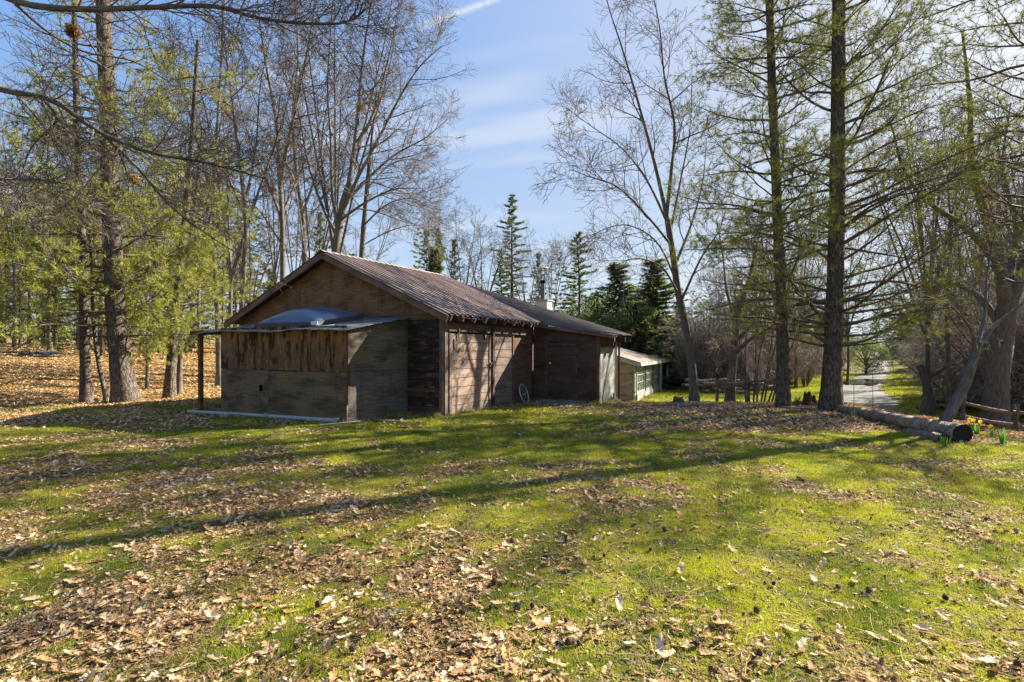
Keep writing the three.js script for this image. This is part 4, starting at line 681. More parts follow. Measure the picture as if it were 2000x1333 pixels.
// ---------- house behind, with porch ----------
{
  const D = 29, p0 = G(1239, D), y0 = p0.y;
  const h = thing('house', 'tan house with a low shingled roof and sage green window wall behind the barn', 'house', p0, -0.40);
  const EV = 1.98, SLP = 0.30, wL = 8.0;
  obj('gable_wall', prism([[-6, -0.3], [0, -0.3], [0, EV + 0.05], [-3, EV + 0.05 + 3 * SLP - 0.06], [-6, EV + 0.05 + 6 * SLP - 0.1]], 0.06).translate(0, 0, -0.06), M.concrete, h);
  for (let k = 0; k < 11; k++) { const y = 0.02 + k * 0.19; obj('siding_board', box(5.7, 0.186, 0.02, -2.95, y + 0.093, 0.012), M.tan, h); }
  obj('corner_board', box(0.12, EV + 0.2, 0.12, -0.01, EV / 2 - 0.1, 0.0), M.sage, h);
  obj('foundation', box(0.3, 0.62, wL, 0.0, 0.05, -wL / 2 - 0.1), M.concrete, h);
  obj('back_wall', box(0.1, 2.2, 20, -2.2, 0.9, -10), M.tan, h); obj('inner_floor', box(2.2, 0.05, wL, -1.1, 0.3, -wL / 2), M.concrete, h); obj('end_wall', box(2.3, 2.2, 0.1, -1.1, 0.9, -wL - 0.2), M.sage, h);
  for (let k = 0; k < 3; k++) {
    const z = -0.35 - k * 2.58 - 1.2, w = new THREE.Group(); w.name = 'window'; h.add(w);
    obj('frame', mergeGeometries([box(0.10, 0.09, 2.4, 0.03, 0.42, z), box(0.10, 0.09, 2.4, 0.03, 1.82, z), box(0.10, 1.32, 0.09, 0.03, 1.12, z - 1.15), box(0.10, 1.32, 0.09, 0.03, 1.12, z + 1.15), box(0.06, 1.32, 0.05, 0.03, 1.12, z + 0.38), box(0.06, 1.32, 0.05, 0.03, 1.12, z - 0.38)]), M.sage, w);
    for (let q = 0; q < 3; q++) { const zz = z + (q - 1) * 0.757; obj('pane', box(0.012, 1.3, 0.68, 0.02, 1.12, zz), M.glass, w); obj('muntin', mergeGeometries([box(0.03, 0.025, 0.68, 0.03, 0.92, zz), box(0.03, 0.025, 0.68, 0.03, 1.32, zz), box(0.03, 1.3, 0.025, 0.032, 1.12, zz)]), M.sage, w); }
    obj('blind', box(0.01, 1.3, 2.2, -0.22, 1.12, z), M.curtain, w);
    obj('mullion_post', box(0.14, 2.1, 0.14, 0.06, 0.95, z - 1.29), M.darker, h);
  }
  obj('header', box(0.14, 0.14, wL, 0.02, 1.94, -wL / 2 - 0.1), M.sage, h);
  // roof slab with shingles, eave board, front rake
  const shT = tex(512, 512, (u, v) => { const row = Math.floor(v * 16), s = 0.5 + 0.5 * N2(Math.floor(u * 14 + (row % 2) * 0.5) * 3.7, row * 5.1), e = sst(0, 0.12, v * 16 - row), l = sst(0.45, 0.7, tile(u, v, 40, 40, N2b) + 0.5 * tile(u, v, 5, 5)); let c = mix3([0.11, 0.085, 0.065], [0.165, 0.13, 0.10], s); c = mix3(c, [0.23, 0.145, 0.08], l * 0.8); const k = mix(0.7, 1, e); return c.map((x) => x * k); }); shT.repeat.set(0.45, 0.45);
  const shM = new THREE.MeshStandardMaterial({ map: shT, roughness: 0.9 });
  const roof = new THREE.Group(); roof.name = 'roof'; h.add(roof); const a = Math.atan(SLP), rl = 6.4 / Math.cos(a);
  { const o = obj('shingle_slope', box(rl, 0.10, 22.6, -rl / 2, 0, 0), shM, roof); o.rotation.z = -a; o.position.set(0.38, EV - 0.02, -10.9); const q = obj('shingle_slope', box(5, 0.10, 22.6, -2.5, 0, 0), shM, roof); q.rotation.z = a; q.position.set(-6.0, EV + 6.3 * SLP - 0.02, -10.9); }
  obj('eave_board', box(0.03, 0.15, 22.6, 0.41, EV - 0.08, -10.9), M.sage, roof); { const o = obj('rake_board', box(rl, 0.18, 0.04, -rl / 2, -0.08, 0), M.sage, roof); o.rotation.z = -a; o.position.set(0.38, EV - 0.03, 0.43); }
  for (const [x, z] of [[-2.1, -3.2], [-2.6, -5.2]]) { const o = obj('roof_vent', mergeGeometries([box(0.32, 0.16, 0.32, 0, 0.08, 0), box(0.40, 0.03, 0.40, 0, 0.175, 0)]), M.white, roof); o.position.set(x, EV + (0.38 - x) * SLP + 0.02, z); }
  for (const z of [-7.6, -10.8, -15.6, -20.8]) obj('porch_post', box(0.15, EV + 0.35, 0.15, 0.24, EV / 2 - 0.27, z), M.sage, h);
  obj('porch_floor', box(2.2, 0.25, 13, -0.85, -0.05, -14.6), M.concrete, h);
}
{ // chimney block with its stove pipe, standing behind the barn roof
  const D = 24, b = G(1063, D), c = thing('chimney', 'pale block chimney with a dark metal stove pipe rising behind the barn roof', 'chimney', b, TH);
  const Y = (v) => EYE - (v - HZ) / F * D - b.y, topB = Y(589);
  obj('stack', box(0.5, topB, 0.5, 0, topB / 2, 0), mat([0.52, 0.49, 0.41], 0.95), c); obj('cap', box(0.58, 0.05, 0.58, 0, topB + 0.025, 0), mat([0.30, 0.29, 0.27], 0.9), c);
  const pm = mat([0.12, 0.125, 0.135], 0.45, { metalness: 0.8 }); const tp = Y(550);
  obj('pipe', new THREE.CylinderGeometry(0.085, 0.09, tp - topB, 16).translate(-0.06, (tp + topB) / 2 + 0.03, 0), pm, c); obj('collar', mergeGeometries([new THREE.CylinderGeometry(0.12, 0.12, 0.10, 16).translate(-0.06, tp, 0), new THREE.CylinderGeometry(0.12, 0.09, 0.04, 16).translate(-0.06, tp - 0.07, 0)]), M.black, c);
  const mb = new MB(), yt = Y(524); for (const s of [-0.08, 0.08]) mb.tube([V(-0.06 + s, tp + 0.04, 0), V(-0.06 + s, yt, 0)], [0.018, 0.018], 6); obj('bracket', mb.geo(), pm, c); obj('rain_hood', new THREE.SphereGeometry(0.24, 20, 8, 0, 6.2832, 0, Math.PI / 2).scale(1.05, 0.22, 1.05).translate(-0.06, yt, 0), mat([0.7, 0.7, 0.68], 0.35, { metalness: 0.6 }), c);
}
// ---------- things round the barn ----------
{ // white plastic pipe on the ground before the lean-to
  const a = W(368, 810, 15.15), b = W(520, 822, 14.0), c = W(660, 833, 12.9), l = [a, b, c].map((p) => onG(p.x, p.z, 0.07)), o = l[0].clone(), t = thing('drain_pipe', 'long white plastic pipe lying on the ground along the lean-to front', 'pipe', o), mb = new MB();
  mb.tube(l.slice(0, 2).map((p) => p.sub(o)), [0.046, 0.046], 14); obj('pipe_length', mb.geo(), M.pvc, t); const m2 = new MB(); m2.tube([l[1], l[2].sub(o)], [0.05, 0.05], 14); obj('pipe_length', m2.geo(), M.pvc, t);
  const j = new MB(), d = l[2].clone().sub(l[1]).normalize(); j.tube([l[1].clone().addScaledVector(d, -0.09), l[1].clone().addScaledVector(d, 0.09)], [0.068, 0.068], 14); j.tube([l[2].clone().addScaledVector(d, -0.12), l[2].clone().addScaledVector(d, 0.02), l[2].clone().addScaledVector(d, 0.03)], [0.07, 0.07, 0.045], 14); obj('coupling', j.geo(), mat([0.25, 0.25, 0.24], 0.6), t);
}
{ // bicycle rim leaning on the wall by the recess
  const p = B2W(0.10, 0, -4.1), o = onG(p.x, p.z), t = thing('bicycle_wheel', 'old bare bicycle wheel rim leaning against the barn wall beside the small door', 'wheel', o, TH);
  const w = new THREE.Group(); w.name = 'wheel'; w.position.set(0.22, 0, 0); w.rotation.set(0, 0.10, 0.30); t.add(w);
  const al = mat([0.45, 0.44, 0.42], 0.5, { metalness: 0.6 }); obj('rim', new THREE.TorusGeometry(0.31, 0.022, 10, 48).rotateY(Math.PI / 2).translate(0, 0.335, 0), al, w); obj('hub', new THREE.CylinderGeometry(0.022, 0.022, 0.10, 12).rotateZ(Math.PI / 2).translate(0, 0.335, 0), al, w);
  for (let k = 0; k < 16; k++) { const a = k / 16 * 6.2832, mb = new MB(); mb.tube([V(k % 2 ? 0.03 : -0.03, 0.335 + 0.02 * Math.sin(a), 0.02 * Math.cos(a)), V(0, 0.335 + 0.30 * Math.sin(a), 0.30 * Math.cos(a))], [0.0018, 0.0018], 3); obj('spoke', mb.geo(), al, w); }
}
{ // loose boards by the lean-to corner
  const R = rng(91); for (const [u, D, l, tn, lb] of [[740, 13.6, 1.3, -0.35, 'thin grey board lying in the grass by the lean-to side wall'], [665, 12.75, 0.9, 0.5, 'short weathered board beside the pipe end at the lean-to corner']]) { const p = G(u, D, 0.03); const o = obj('loose_board', box(l, 0.03, 0.11), M.grey); o.position.copy(p); o.rotation.set(0.05, tn, 0.02); tag(o, lb, 'board'); }
  const q = B2W(-6.2, 0, 1.6), s = thing('board_stack', 'small stack of boards under the left end of the lean-to roof', 'boards', onG(q.x, q.z), TH); for (let k = 0; k < 5; k++) { const o = obj('board', box(1.1 - 0.1 * R(), 0.035, 0.14), k % 2 ? M.grey : M.dark, s); o.position.set(0.05 * R(), 0.03 + 0.045 * Math.floor(k / 2), (k % 2) * 0.2); o.rotation.y = 0.06 * (R() - 0.5); }
}
// ---------- fallen log ----------
function logMesh(name, label, pts, r0, r1, seed, m, turnEnd = true) {
  const base = pts[0].clone(), t = thing(name, label, 'log', base), mb = new MB(), path = smooth(pts.map((p) => p.clone().sub(base)), 26);
  mb.tube(path, path.map((_, k) => mix(r0, r1, k / 26) * (1 + 0.02 * Math.sin(k * 1.3 + seed))), 18, 0.11, seed); obj('bark', mb.geo(), m, t);
  const d = path[26].clone().sub(path[25]).normalize();
  const cap = (c, dir, r, nm, mm, ring) => { const g = new THREE.CylinderGeometry(r, r, 0.02, 18).rotateX(Math.PI / 2), o = obj(nm, g, mm, t); o.position.copy(c); o.quaternion.setFromUnitVectors(V(0, 0, 1), dir); };
  cap(path[26].clone().addScaledVector(d, -0.05), d, r1 * 0.93, 'cut_end', mat([0.030, 0.024, 0.02], 1)); cap(path[0].clone().addScaledVector(d, 0.04), d, r0 * 0.92, 'cut_end', M.darker);
  return t;
}
const logM = new THREE.MeshPhysicalMaterial({ map: grainT.clone(), color: lin(0.30, 0.24, 0.18), roughness: 0.95, specularIntensity: 0.3, bumpMap: barkOakH, bumpScale: 0.03 }); logM.map.rotation = Math.PI / 2; logM.map.repeat.set(1.6, 0.6);
logMesh('fallen_log', 'long weathered grey log lying from the thick pine towards the viewer', [onG(9.15, -15.7, 0.10), onG(8.9, -14, 0.12), onG(8.55, -12.2, 0.15), onG(8.22, -10.25, 0.15)], 0.095, 0.17, 3, logM);
logMesh('fallen_log', 'short half-buried log tucked under the front of the long log', [onG(8.33, -11.8, 0.0), onG(8.12, -11.0, 0.03), onG(7.93, -10.35, 0.05)], 0.09, 0.10, 9, logM);
logMesh('fallen_log', 'thin dark log edging the terrace left of the curving bare tree', [G(1300, 17.2, 0.05), G(1345, 17.0, 0.06), G(1392, 17.0, 0.05)], 0.06, 0.07, 12, logM);
logMesh('fallen_log', 'low edging pole on the leaves between the two tall pines', [G(1520, 16.6, 0.03), G(1565, 16.2, 0.03), G(1608, 15.7, 0.03)], 0.05, 0.05, 15, logM);
{ // stump and two dark snags
  const stump = (label, p, r, hgt, jag, m) => { const t = thing('tree_stump', label, 'stump', p), mb = new MB(), n = 16, R = rng(r * 991 | 0), H = Array.from({ length: n }, () => hgt * (1 - jag * R())); H.push(H[0]); const rad = (s, y) => r * (1 + 0.5 * Math.exp(-y / 0.07)) * (1 - 0.25 * y / hgt * jag * 2);
    for (let s = 0; s < n; s++) for (let k = 0; k < 4; k++) { const P = (ss, kk) => { const a = ss / n * 6.2832, y = H[ss] * kk / 4, q = rad(ss, y) * (1 + 0.08 * Math.sin(ss * 2.7)); return V(Math.cos(a) * q, y - (kk ? 0 : 0.06), Math.sin(a) * q); }; mb.quad(P(s, k), P(s, k + 1), P(s + 1 === n ? 0 : s + 1, k + 1), P(s + 1 === n ? 0 : s + 1, k)); }
    const tm = new MB(); for (let s = 0; s < n; s++) { const e = (ss) => { const a = ss / n * 6.2832, q = rad(ss, H[ss]) * (1 + 0.08 * Math.sin(ss * 2.7)); return V(Math.cos(a) * q, H[ss], Math.sin(a) * q); }; tm.tri(V(0, hgt * (1 - jag * 0.7), 0), e((s + 1) % n), e(s)); }
    obj('bark', mb.geo(), m, t); obj('top', tm.geo(), M.dark, t); };
  stump('low broken stump on the leaves left of the curving bare tree', G(1325, 18.2), 0.17, 0.26, 0.4, M.oakBark); stump('tall dark pointed snag between the two tall pines', G(1577, 17.6), 0.13, 0.50, 0.75, M.darker); stump('short dark snag right beside the pointed snag', G(1588, 17.9), 0.09, 0.30, 0.6, M.darker);
}
// ---------- rail fences ----------
function fence(label, u0, u1, D0, D1, n, seed, rows) {
  const a = G(u0, D0), t = thing('rail_fence', label, 'fence', a), R = rng(seed);
  for (let k = 0; k < n; k++) { const f = k / (n - 1), u = mix(u0, u1, f), D = mix(D0, D1, f), p = G(u, D).sub(a); for (const s of [-1, 1]) { const mb = new MB(); mb.tube([p.clone().add(V(-0.10 * s - 0.06, -0.08, s * 0.30)), p.clone().add(V(0, 0.45, 0)), p.clone().add(V(0.08 * s, 0.92 + 0.1 * R(), -s * 0.17))], [0.05, 0.047, 0.04], 7, 0.15, k + s); obj('cross_post', mb.geo(), M.oakBark, t); } }
  for (let k = 0; k < n - 1; k++) for (const y of rows) { const f = k / (n - 1), g = (k + 1) / (n - 1), p = G(mix(u0, u1, f), mix(D0, D1, f), y).sub(a), q = G(mix(u0, u1, g), mix(D0, D1, g), y + 0.08 * (R() - 0.5)).sub(a), d = q.clone().sub(p).multiplyScalar(0.08), mb = new MB(); mb.tube([p.clone().sub(d), p.clone().lerp(q, 0.5).add(V(0, -0.03, 0.02)), q.clone().add(d)], [0.055, 0.05, 0.045], 7, 0.12, k * 3 + y); obj('rail', mb.geo(), logM, t); }
}
fence('rough split rail fence with crossed posts between the bare tree and the slimmer pine', 1402, 1524, 20.2, 19.2, 3, 4, [0.82, 0.70]);
fence('low split rail fence at the right edge in front of the thick old oak', 1882, 2090, 16.6, 16.0, 3, 6, [0.72, 0.32]);
// ---------- piles ----------
{
  const pile = (name, label, c, n, len, r, spread, m, seed) => { const t = thing(name, label, 'pile', c), R = rng(seed); for (let k = 0; k < n; k++) { const a = (R() - 0.5) * 1.4, row = Math.floor(k / 4), mb = new MB(), l = len * (0.6 + 0.6 * R()), p = V((R() - 0.5) * spread, r + row * r * 1.5, (R() - 0.5) * spread * 0.4), d = V(Math.cos(a), 0.12 * (R() - 0.5), Math.sin(a)).multiplyScalar(l / 2); mb.tube([p.clone().sub(d), p.clone().add(V(0, 0.02, 0)), p.clone().add(d)], [r, r * 0.95, r * 0.8], 8, 0.1, k); const o = obj('log', mb.geo(), m, t); } };
  pile('log_pile', 'grey firewood logs heaped on the lower lawn behind the curving bare tree', G(1425, 34), 20, 1.5, 0.11, 4.6, logM, 21); pile('log_pile', 'dark heap of branches left of the curving bare tree beyond the lawn', G(1352, 42), 18, 1.8, 0.13, 3.4, M.darker, 22);
  pile('brush_pile', 'pile of cut brush on the leafy slope far left', G(66, 31), 16, 1.4, 0.05, 2.2, M.oakBark, 23); pile('log_pile', 'bleached pile of wood beside the broken trunk right of the drive', G(1846, 24.5), 12, 1.0, 0.09, 1.8, logM, 24);
}
{ // reflector rods at the road edge
  for (const [u, D, hgt, lb] of [[1705, 15.9, 1.35, 'thin dark wire stake standing upright behind the log'], [1668, 16.3, 0.75, 'shorter thin wire stake left of the tall one behind the log']]) { const p = G(u, D), mb = new MB(); mb.tube([V(0, -0.1, 0), V(0.005, hgt / 2, 0), V(0.0, hgt, 0)], [0.008, 0.008, 0.007], 6); const o = obj('wire_stake', mb.geo(), M.iron); o.position.copy(p); tag(o, lb, 'stake'); }
}
// ---------- daffodils and spring shoots ----------
{
  const green = leafy([0.10, 0.22, 0.03]), yel = leafy([0.80, 0.62, 0.04], 0.3), yo = leafy([0.75, 0.40, 0.02], 0.2);
  const clump = (name, label, cat, p, blades, hgt, flowers, seed) => { const t = thing(name, label, cat, p), R = rng(seed), mb = new MB(); for (let k = 0; k < blades; k++) { const a = R() * 6.28, b = V(Math.cos(a) * 0.05 * R(), 0, Math.sin(a) * 0.05 * R()), l = hgt * (0.6 + 0.5 * R()), out = 0.10 + 0.22 * R(), e = V(b.x + Math.cos(a) * out * l, l, b.z + Math.sin(a) * out * l), m = b.clone().lerp(e, 0.55).add(V(0, 0.06 * l, 0)), s = V(-Math.sin(a), 0, Math.cos(a)).multiplyScalar(0.009); b.y = -0.02; mb.quad(b.clone().sub(s), b.clone().add(s), m.clone().add(s), m.clone().sub(s)); mb.tri(m.clone().sub(s), m.clone().add(s), e); } obj('leaves', mb.geo(), green, t);
    for (let k = 0; k < flowers; k++) { const a = R() * 6.28, r = 0.05 + 0.12 * R(), hh = hgt * (0.95 + 0.35 * R()), c = V(Math.cos(a) * r, hh, Math.sin(a) * r), f = new THREE.Group(); f.name = 'flower'; t.add(f); const st = new MB(); st.tube([V(c.x * 0.2, 0, c.z * 0.2), c.clone().multiplyScalar(0.6), c], [0.004, 0.004, 0.004], 4); obj('stem', st.geo(), green, f); const fd = V(-0.4 + 0.8 * R(), 0.1, 0.9).normalize(), pm = new MB(); for (let q = 0; q < 6; q++) { const th = q / 6 * 6.2832, x = away(fd, 1.35, () => 0.5), ax = V(0, 1, 0).addScaledVector(fd, -fd.y).normalize(), bx = fd.clone().cross(ax), dir = ax.clone().multiplyScalar(Math.cos(th)).addScaledVector(bx, Math.sin(th)), sd = dir.clone().cross(fd).multiplyScalar(0.014), mid = c.clone().addScaledVector(dir, 0.022); pm.tri(c, mid.clone().add(sd), c.clone().addScaledVector(dir, 0.045)); pm.tri(c, c.clone().addScaledVector(dir, 0.045), mid.clone().sub(sd)); } obj('petals', pm.geo(), yel, f); const cup = new THREE.CylinderGeometry(0.016, 0.010, 0.03, 10, 1, true).rotateX(Math.PI / 2); const o = obj('cup', cup, yo, f); o.position.copy(c).addScaledVector(fd, 0.015); o.quaternion.setFromUnitVectors(V(0, 0, 1), fd); } };
  clump('daffodil', 'yellow daffodils in bloom just past the cut end of the log', 'flower', G(1908, 11.3), 16, 0.26, 5, 1); clump('daffodil', 'single yellow daffodil against the near side of the long log', 'flower', G(1667, 14.2), 8, 0.24, 1, 2); clump('daffodil', 'pair of small daffodils right of the blooming clump', 'flower', G(1936, 11.0), 8, 0.2, 2, 7);
  clump('bulb_shoots', 'tuft of green bulb leaves in front of the log end', 'plant', G(1848, 9.75), 18, 0.27, 0, 3); clump('bulb_shoots', 'upright green bulb leaves at the right edge past the daffodils', 'plant', G(1959, 10.0), 20, 0.3, 0, 4); clump('bulb_shoots', 'small green shoots halfway along the long log', 'plant', G(1732, 12.9), 10, 0.18, 0, 5); clump('bulb_shoots', 'leafy green clump at the foot of the slimmer pine', 'plant', G(1556, 17.4), 26, 0.34, 0, 6); clump('bulb_shoots', 'low green leaves around the dark snags', 'plant', G(1581, 17.2), 18, 0.16, 0, 8);
}
// dead leaf nests high in the bare trees
{
  const nest = (u, v, D, r, label, seed) => { const p = W(u, v, D), t = thing('leaf_nest', label, 'nest', p), R = rng(seed), mb = new MB(), sm = new MB(); for (let k = 0; k < 260; k++) { const q = rv(R).multiplyScalar(r * Math.cbrt(R())), a = rv(R).multiplyScalar(0.07), b = rv(R).multiplyScalar(0.07); mb.tri(q, q.clone().add(a), q.clone().add(b)); } for (let k = 0; k < 14; k++) { const q = rv(R).multiplyScalar(r * 1.1); sm.tube([q.clone().negate().multiplyScalar(0.6), q], [0.008, 0.005], 3); } obj('dead_leaves', mb.geo(), M.deadLeaf, t); obj('sticks', sm.geo(), M.twig, t); };
  nest(706, 210, 29.8, 0.32, 'largest ball of brown dead leaves in the great oak', 1); nest(514, 94, 32.8, 0.26, 'brown leaf nest high up in the forked oak', 2); nest(531, 372, 30, 0.22, 'lowest brown leaf nest left of the barn ridge', 3); nest(214, 195, 18.0, 0.26, 'clot of rusty dead leaves on the trunk of the big left pine', 4); nest(262, 350, 17.6, 0.16, 'small hanging cluster of brown leaves right of the big left pine', 5); nest(142, 60, 10, 0.10, 'brown withered leaves hanging in the top left corner', 6);
}
// boughs reaching in from a big oak that stands left of the frame
{
  const D = 9.6; bareTree('oak_tree', 'long dark boughs arching in over the top left from an oak outside the frame', [
    { pts: [onG(-12.6, -9.5), V(-12.5, 3, -9.5), V(-12.2, 6, -9.5), V(-12.0, 9.5, -9.4)], r: [0.42, 0.26], bare: true },
    { pts: [V(-12.3, 5.2, -9.5), ...px([[-150, 120], [0, 175], [100, 196], [200, 262], [300, 300], [400, 318], [520, 350]], D)], r: [0.075, 0.012], from: 0.3, dense: 2.4 }, { pts: px([[200, 262], [270, 330, 0.2], [330, 400, 0.3], [400, 455, 0.5], [470, 500, 0.6]], D), r: [0.032, 0.008], dense: 1.6 },
    { pts: [V(-12.1, 7.2, -9.5), ...px([[-120, -40], [60, 10], [170, 18], [300, 14], [420, 13], [500, 34], [600, 46], [680, 42], [720, 14]], D)], r: [0.075, 0.012], from: 0.3, dense: 2.4 }, { pts: px([[80, 190], [110, 230, 0.3], [60, 290, 0.5], [30, 380, 0.6]], D), r: [0.03, 0.008] },
    { pts: [V(-12.4, 4.2, -9.6), ...px([[-160, 330], [-40, 350], [60, 350], [130, 360]], D + 0.6)], r: [0.05, 0.012], from: 0.3, dense: 2.4 }, { pts: px([[30, 8], [90, 60, 0.4], [160, 100, 0.6], [260, 120, 0.8], [330, 160, 1]], D), r: [0.03, 0.007] } ],
  { ...OAK, kids: [24, 7, 4], len: [1.9, 0.8, 0.35], min: 0.0038, fat: 0.010, trop: [0.0, -0.01, 0, 0], wob: [0.2, 0.28, 0.32, 0.35] }, 58);
}

// ---------- ground cover ----------
const flatRand = (R, D0, D1, lo, hi) => { const D = Math.sqrt(mix(D0 * D0, D1 * D1, R())), x = mix(lo, hi, R()) * D; return [x, -D]; };
const inBarn = (x, z) => { const p = V(x, 0, z).sub(C0).applyAxisAngle(V(0, 1, 0), -TH); return (p.x > -7.95 && p.x < 0.06 && p.z < 0.03 && p.z > -5.4) || (p.x > -5.8 && p.x < -1.13 && p.z > 0 && p.z < 2.2) || (p.x > 0 && p.x < 2.38 && p.z < -5.15 && p.z > -7.1); };
// lobed oak leaf, curled; three shapes
function leafGeo(seed, L = 0.10) {
  const R = rng(seed), mb = new MB(), n = 11, half = [], curl = 0.6 + 1.6 * R(), roll = 1.5 + 4.5 * R();
  for (let k = 0; k <= n; k++) { const t = k / n, lobe = (k % 2 ? 1 : 0.5) * (0.6 + 0.55 * R()), w = k === n ? 0 : L * 0.33 * Math.sin(Math.PI * Math.pow(t * 0.92 + 0.05, 0.8)) * lobe; half.push([t * L - L / 2, w]); }
  const P = (x, w) => V(x + (w ? 0.012 * Math.sign(x) : 0), 0.004 + curl * 2.2 * x * x + roll * 3.4 * w * w + 0.05 * L * Math.sin(x * 60 + w * 50), w);
  for (const s of [1, -1]) for (let k = 0; k < n; k++) { const a = P(half[k][0], 0), b = P(half[k + 1][0], 0), c = P(half[k + 1][0], s * half[k + 1][1]), d = P(half[k][0], s * half[k][1]); mb.tri(a, b, c); mb.tri(a, c, d); }
  mb.tri(P(-L / 2, 0), V(-L * 0.72, 0.003, 0.002), V(-L * 0.72, 0.003, -0.002));
  return mb.geo();
}
const leafM = new THREE.MeshPhysicalMaterial({ color: lin(1, 1, 1), roughness: 0.75, transmission: 0.22, thickness: 0, side: THREE.DoubleSide, specularIntensity: 0.12 });
const TONES = [[0.48, 0.33, 0.17], [0.55, 0.42, 0.25], [0.38, 0.22, 0.10], [0.24, 0.14, 0.07], [0.45, 0.27, 0.11], [0.58, 0.48, 0.33], [0.16, 0.10, 0.06]];
const HILL = [[0.54, 0.37, 0.17], [0.60, 0.45, 0.24], [0.44, 0.28, 0.12], [0.33, 0.20, 0.09]];
const leafGeos = [3, 5, 8, 13].map((s) => leafGeo(s));
{
  const R = rng(400), m = new THREE.Matrix4(), q = new THREE.Quaternion(), e = new THREE.Euler(), lists = leafGeos.map(() => []);
  const drop = (D0, D1, n, lo, hi, size, bias) => { for (let k = 0; k < n; k++) { const [x, z] = flatRand(R, D0, D1, lo, hi); const L = litLocal(x, z); if (R() > bias * (0.10 + 0.90 * Math.pow(L, 1.2)) || inBarn(x, z) || roadDist(x, z) < 1.5) continue; const red = x > 9 && z > -20 && z < -11 && R() < 0.6, hill = x < -8 && z < -14, tn = hill ? HILL[R() * 4 | 0] : red ? [0.36, 0.15, 0.06] : TONES[(R() < 0.5 ? R() * 3 : R() * 7) | 0], v = 0.75 + 0.45 * R(); const s = size * (0.55 + 0.75 * R()); e.set((R() - 0.5) * 0.9, R() * 6.28, (R() - 0.5) * 0.9); q.setFromEuler(e); m.compose(V(x, gh(x, z) + 0.006 + 0.025 * R() * L, z), q, V(s, s, s)); lists[R() * 4 | 0].push([m.clone(), tn.map((c) => c * v)]); } };
  drop(2.2, 6, 8500, -1.2, 1.2, 0.76, 0.75); drop(2.2, 6, 22000, -1.2, 1.2, 0.36, 0.8); drop(6, 12, 36000, -1.15, 1.15, 0.75, 0.75); drop(6, 12, 40000, -1.15, 1.15, 0.42, 0.75); drop(12, 20, 60000, -1.15, 1.15, 1.0, 0.9); drop(18, 34, 60000, -1.15, -0.42, 1.5, 0.9); drop(34, 60, 34000, -1.1, -0.4, 2.6, 0.8); drop(19, 32, 16000, 0.2, 1.15, 1.5, 0.7);
  // leaves drifted against the foot of the walls
  const foot = [[-5.8, 2.22, -1.1, 2.22], [-1.1, 2.2, -1.1, 0.1], [-1.1, 0.1, 0.1, 0.12], [0.12, 0, 0.12, -5.1], [0.1, -5.08, 2.4, -5.08], [2.42, -5.1, 2.42, -6.9], [-5.9, 2.2, -5.9, 0.2]];
  for (const [x0, z0, x1, z1] of foot) for (let k = 0; k < 260 * Math.hypot(x1 - x0, z1 - z0) / 3; k++) { const t = R(), off = 0.30 * R() * R(), nl = Math.hypot(x1 - x0, z1 - z0), p = B2W(mix(x0, x1, t) - (z1 - z0) / nl * off, 0, mix(z0, z1, t) + (x1 - x0) / nl * off), s = 0.4 + 0.6 * R(), tn = TONES[R() * 7 | 0]; e.set((R() - 0.5) * 1.3, R() * 6.28, (R() - 0.5) * 1.3); q.setFromEuler(e); m.compose(V(p.x, gh(p.x, p.z) + 0.01 + 0.05 * R() * (1 - off / 0.3), p.z), q, V(s, s, s)); lists[R() * 4 | 0].push([m.clone(), tn]); }
  let total = 0; const all = lists.flat().length;
  lists.forEach((l, k) => { const im = new THREE.InstancedMesh(leafGeos[k], leafM, l.length), c = new THREE.Color(); l.forEach(([mm, t], i) => { im.setMatrixAt(i, mm); im.setColorAt(i, c.setRGB(...t)); }); im.name = numbered('leaf_litter'); scene.add(im); tag(im, ['dry brown oak leaves littering the ground in drifts', 'curled tan oak leaves scattered over moss and soil', 'flat fallen oak leaves covering slope and lawn', 'withered pale oak leaves strewn through the grass'][k], 'leaves', null, 'stuff'); });
}
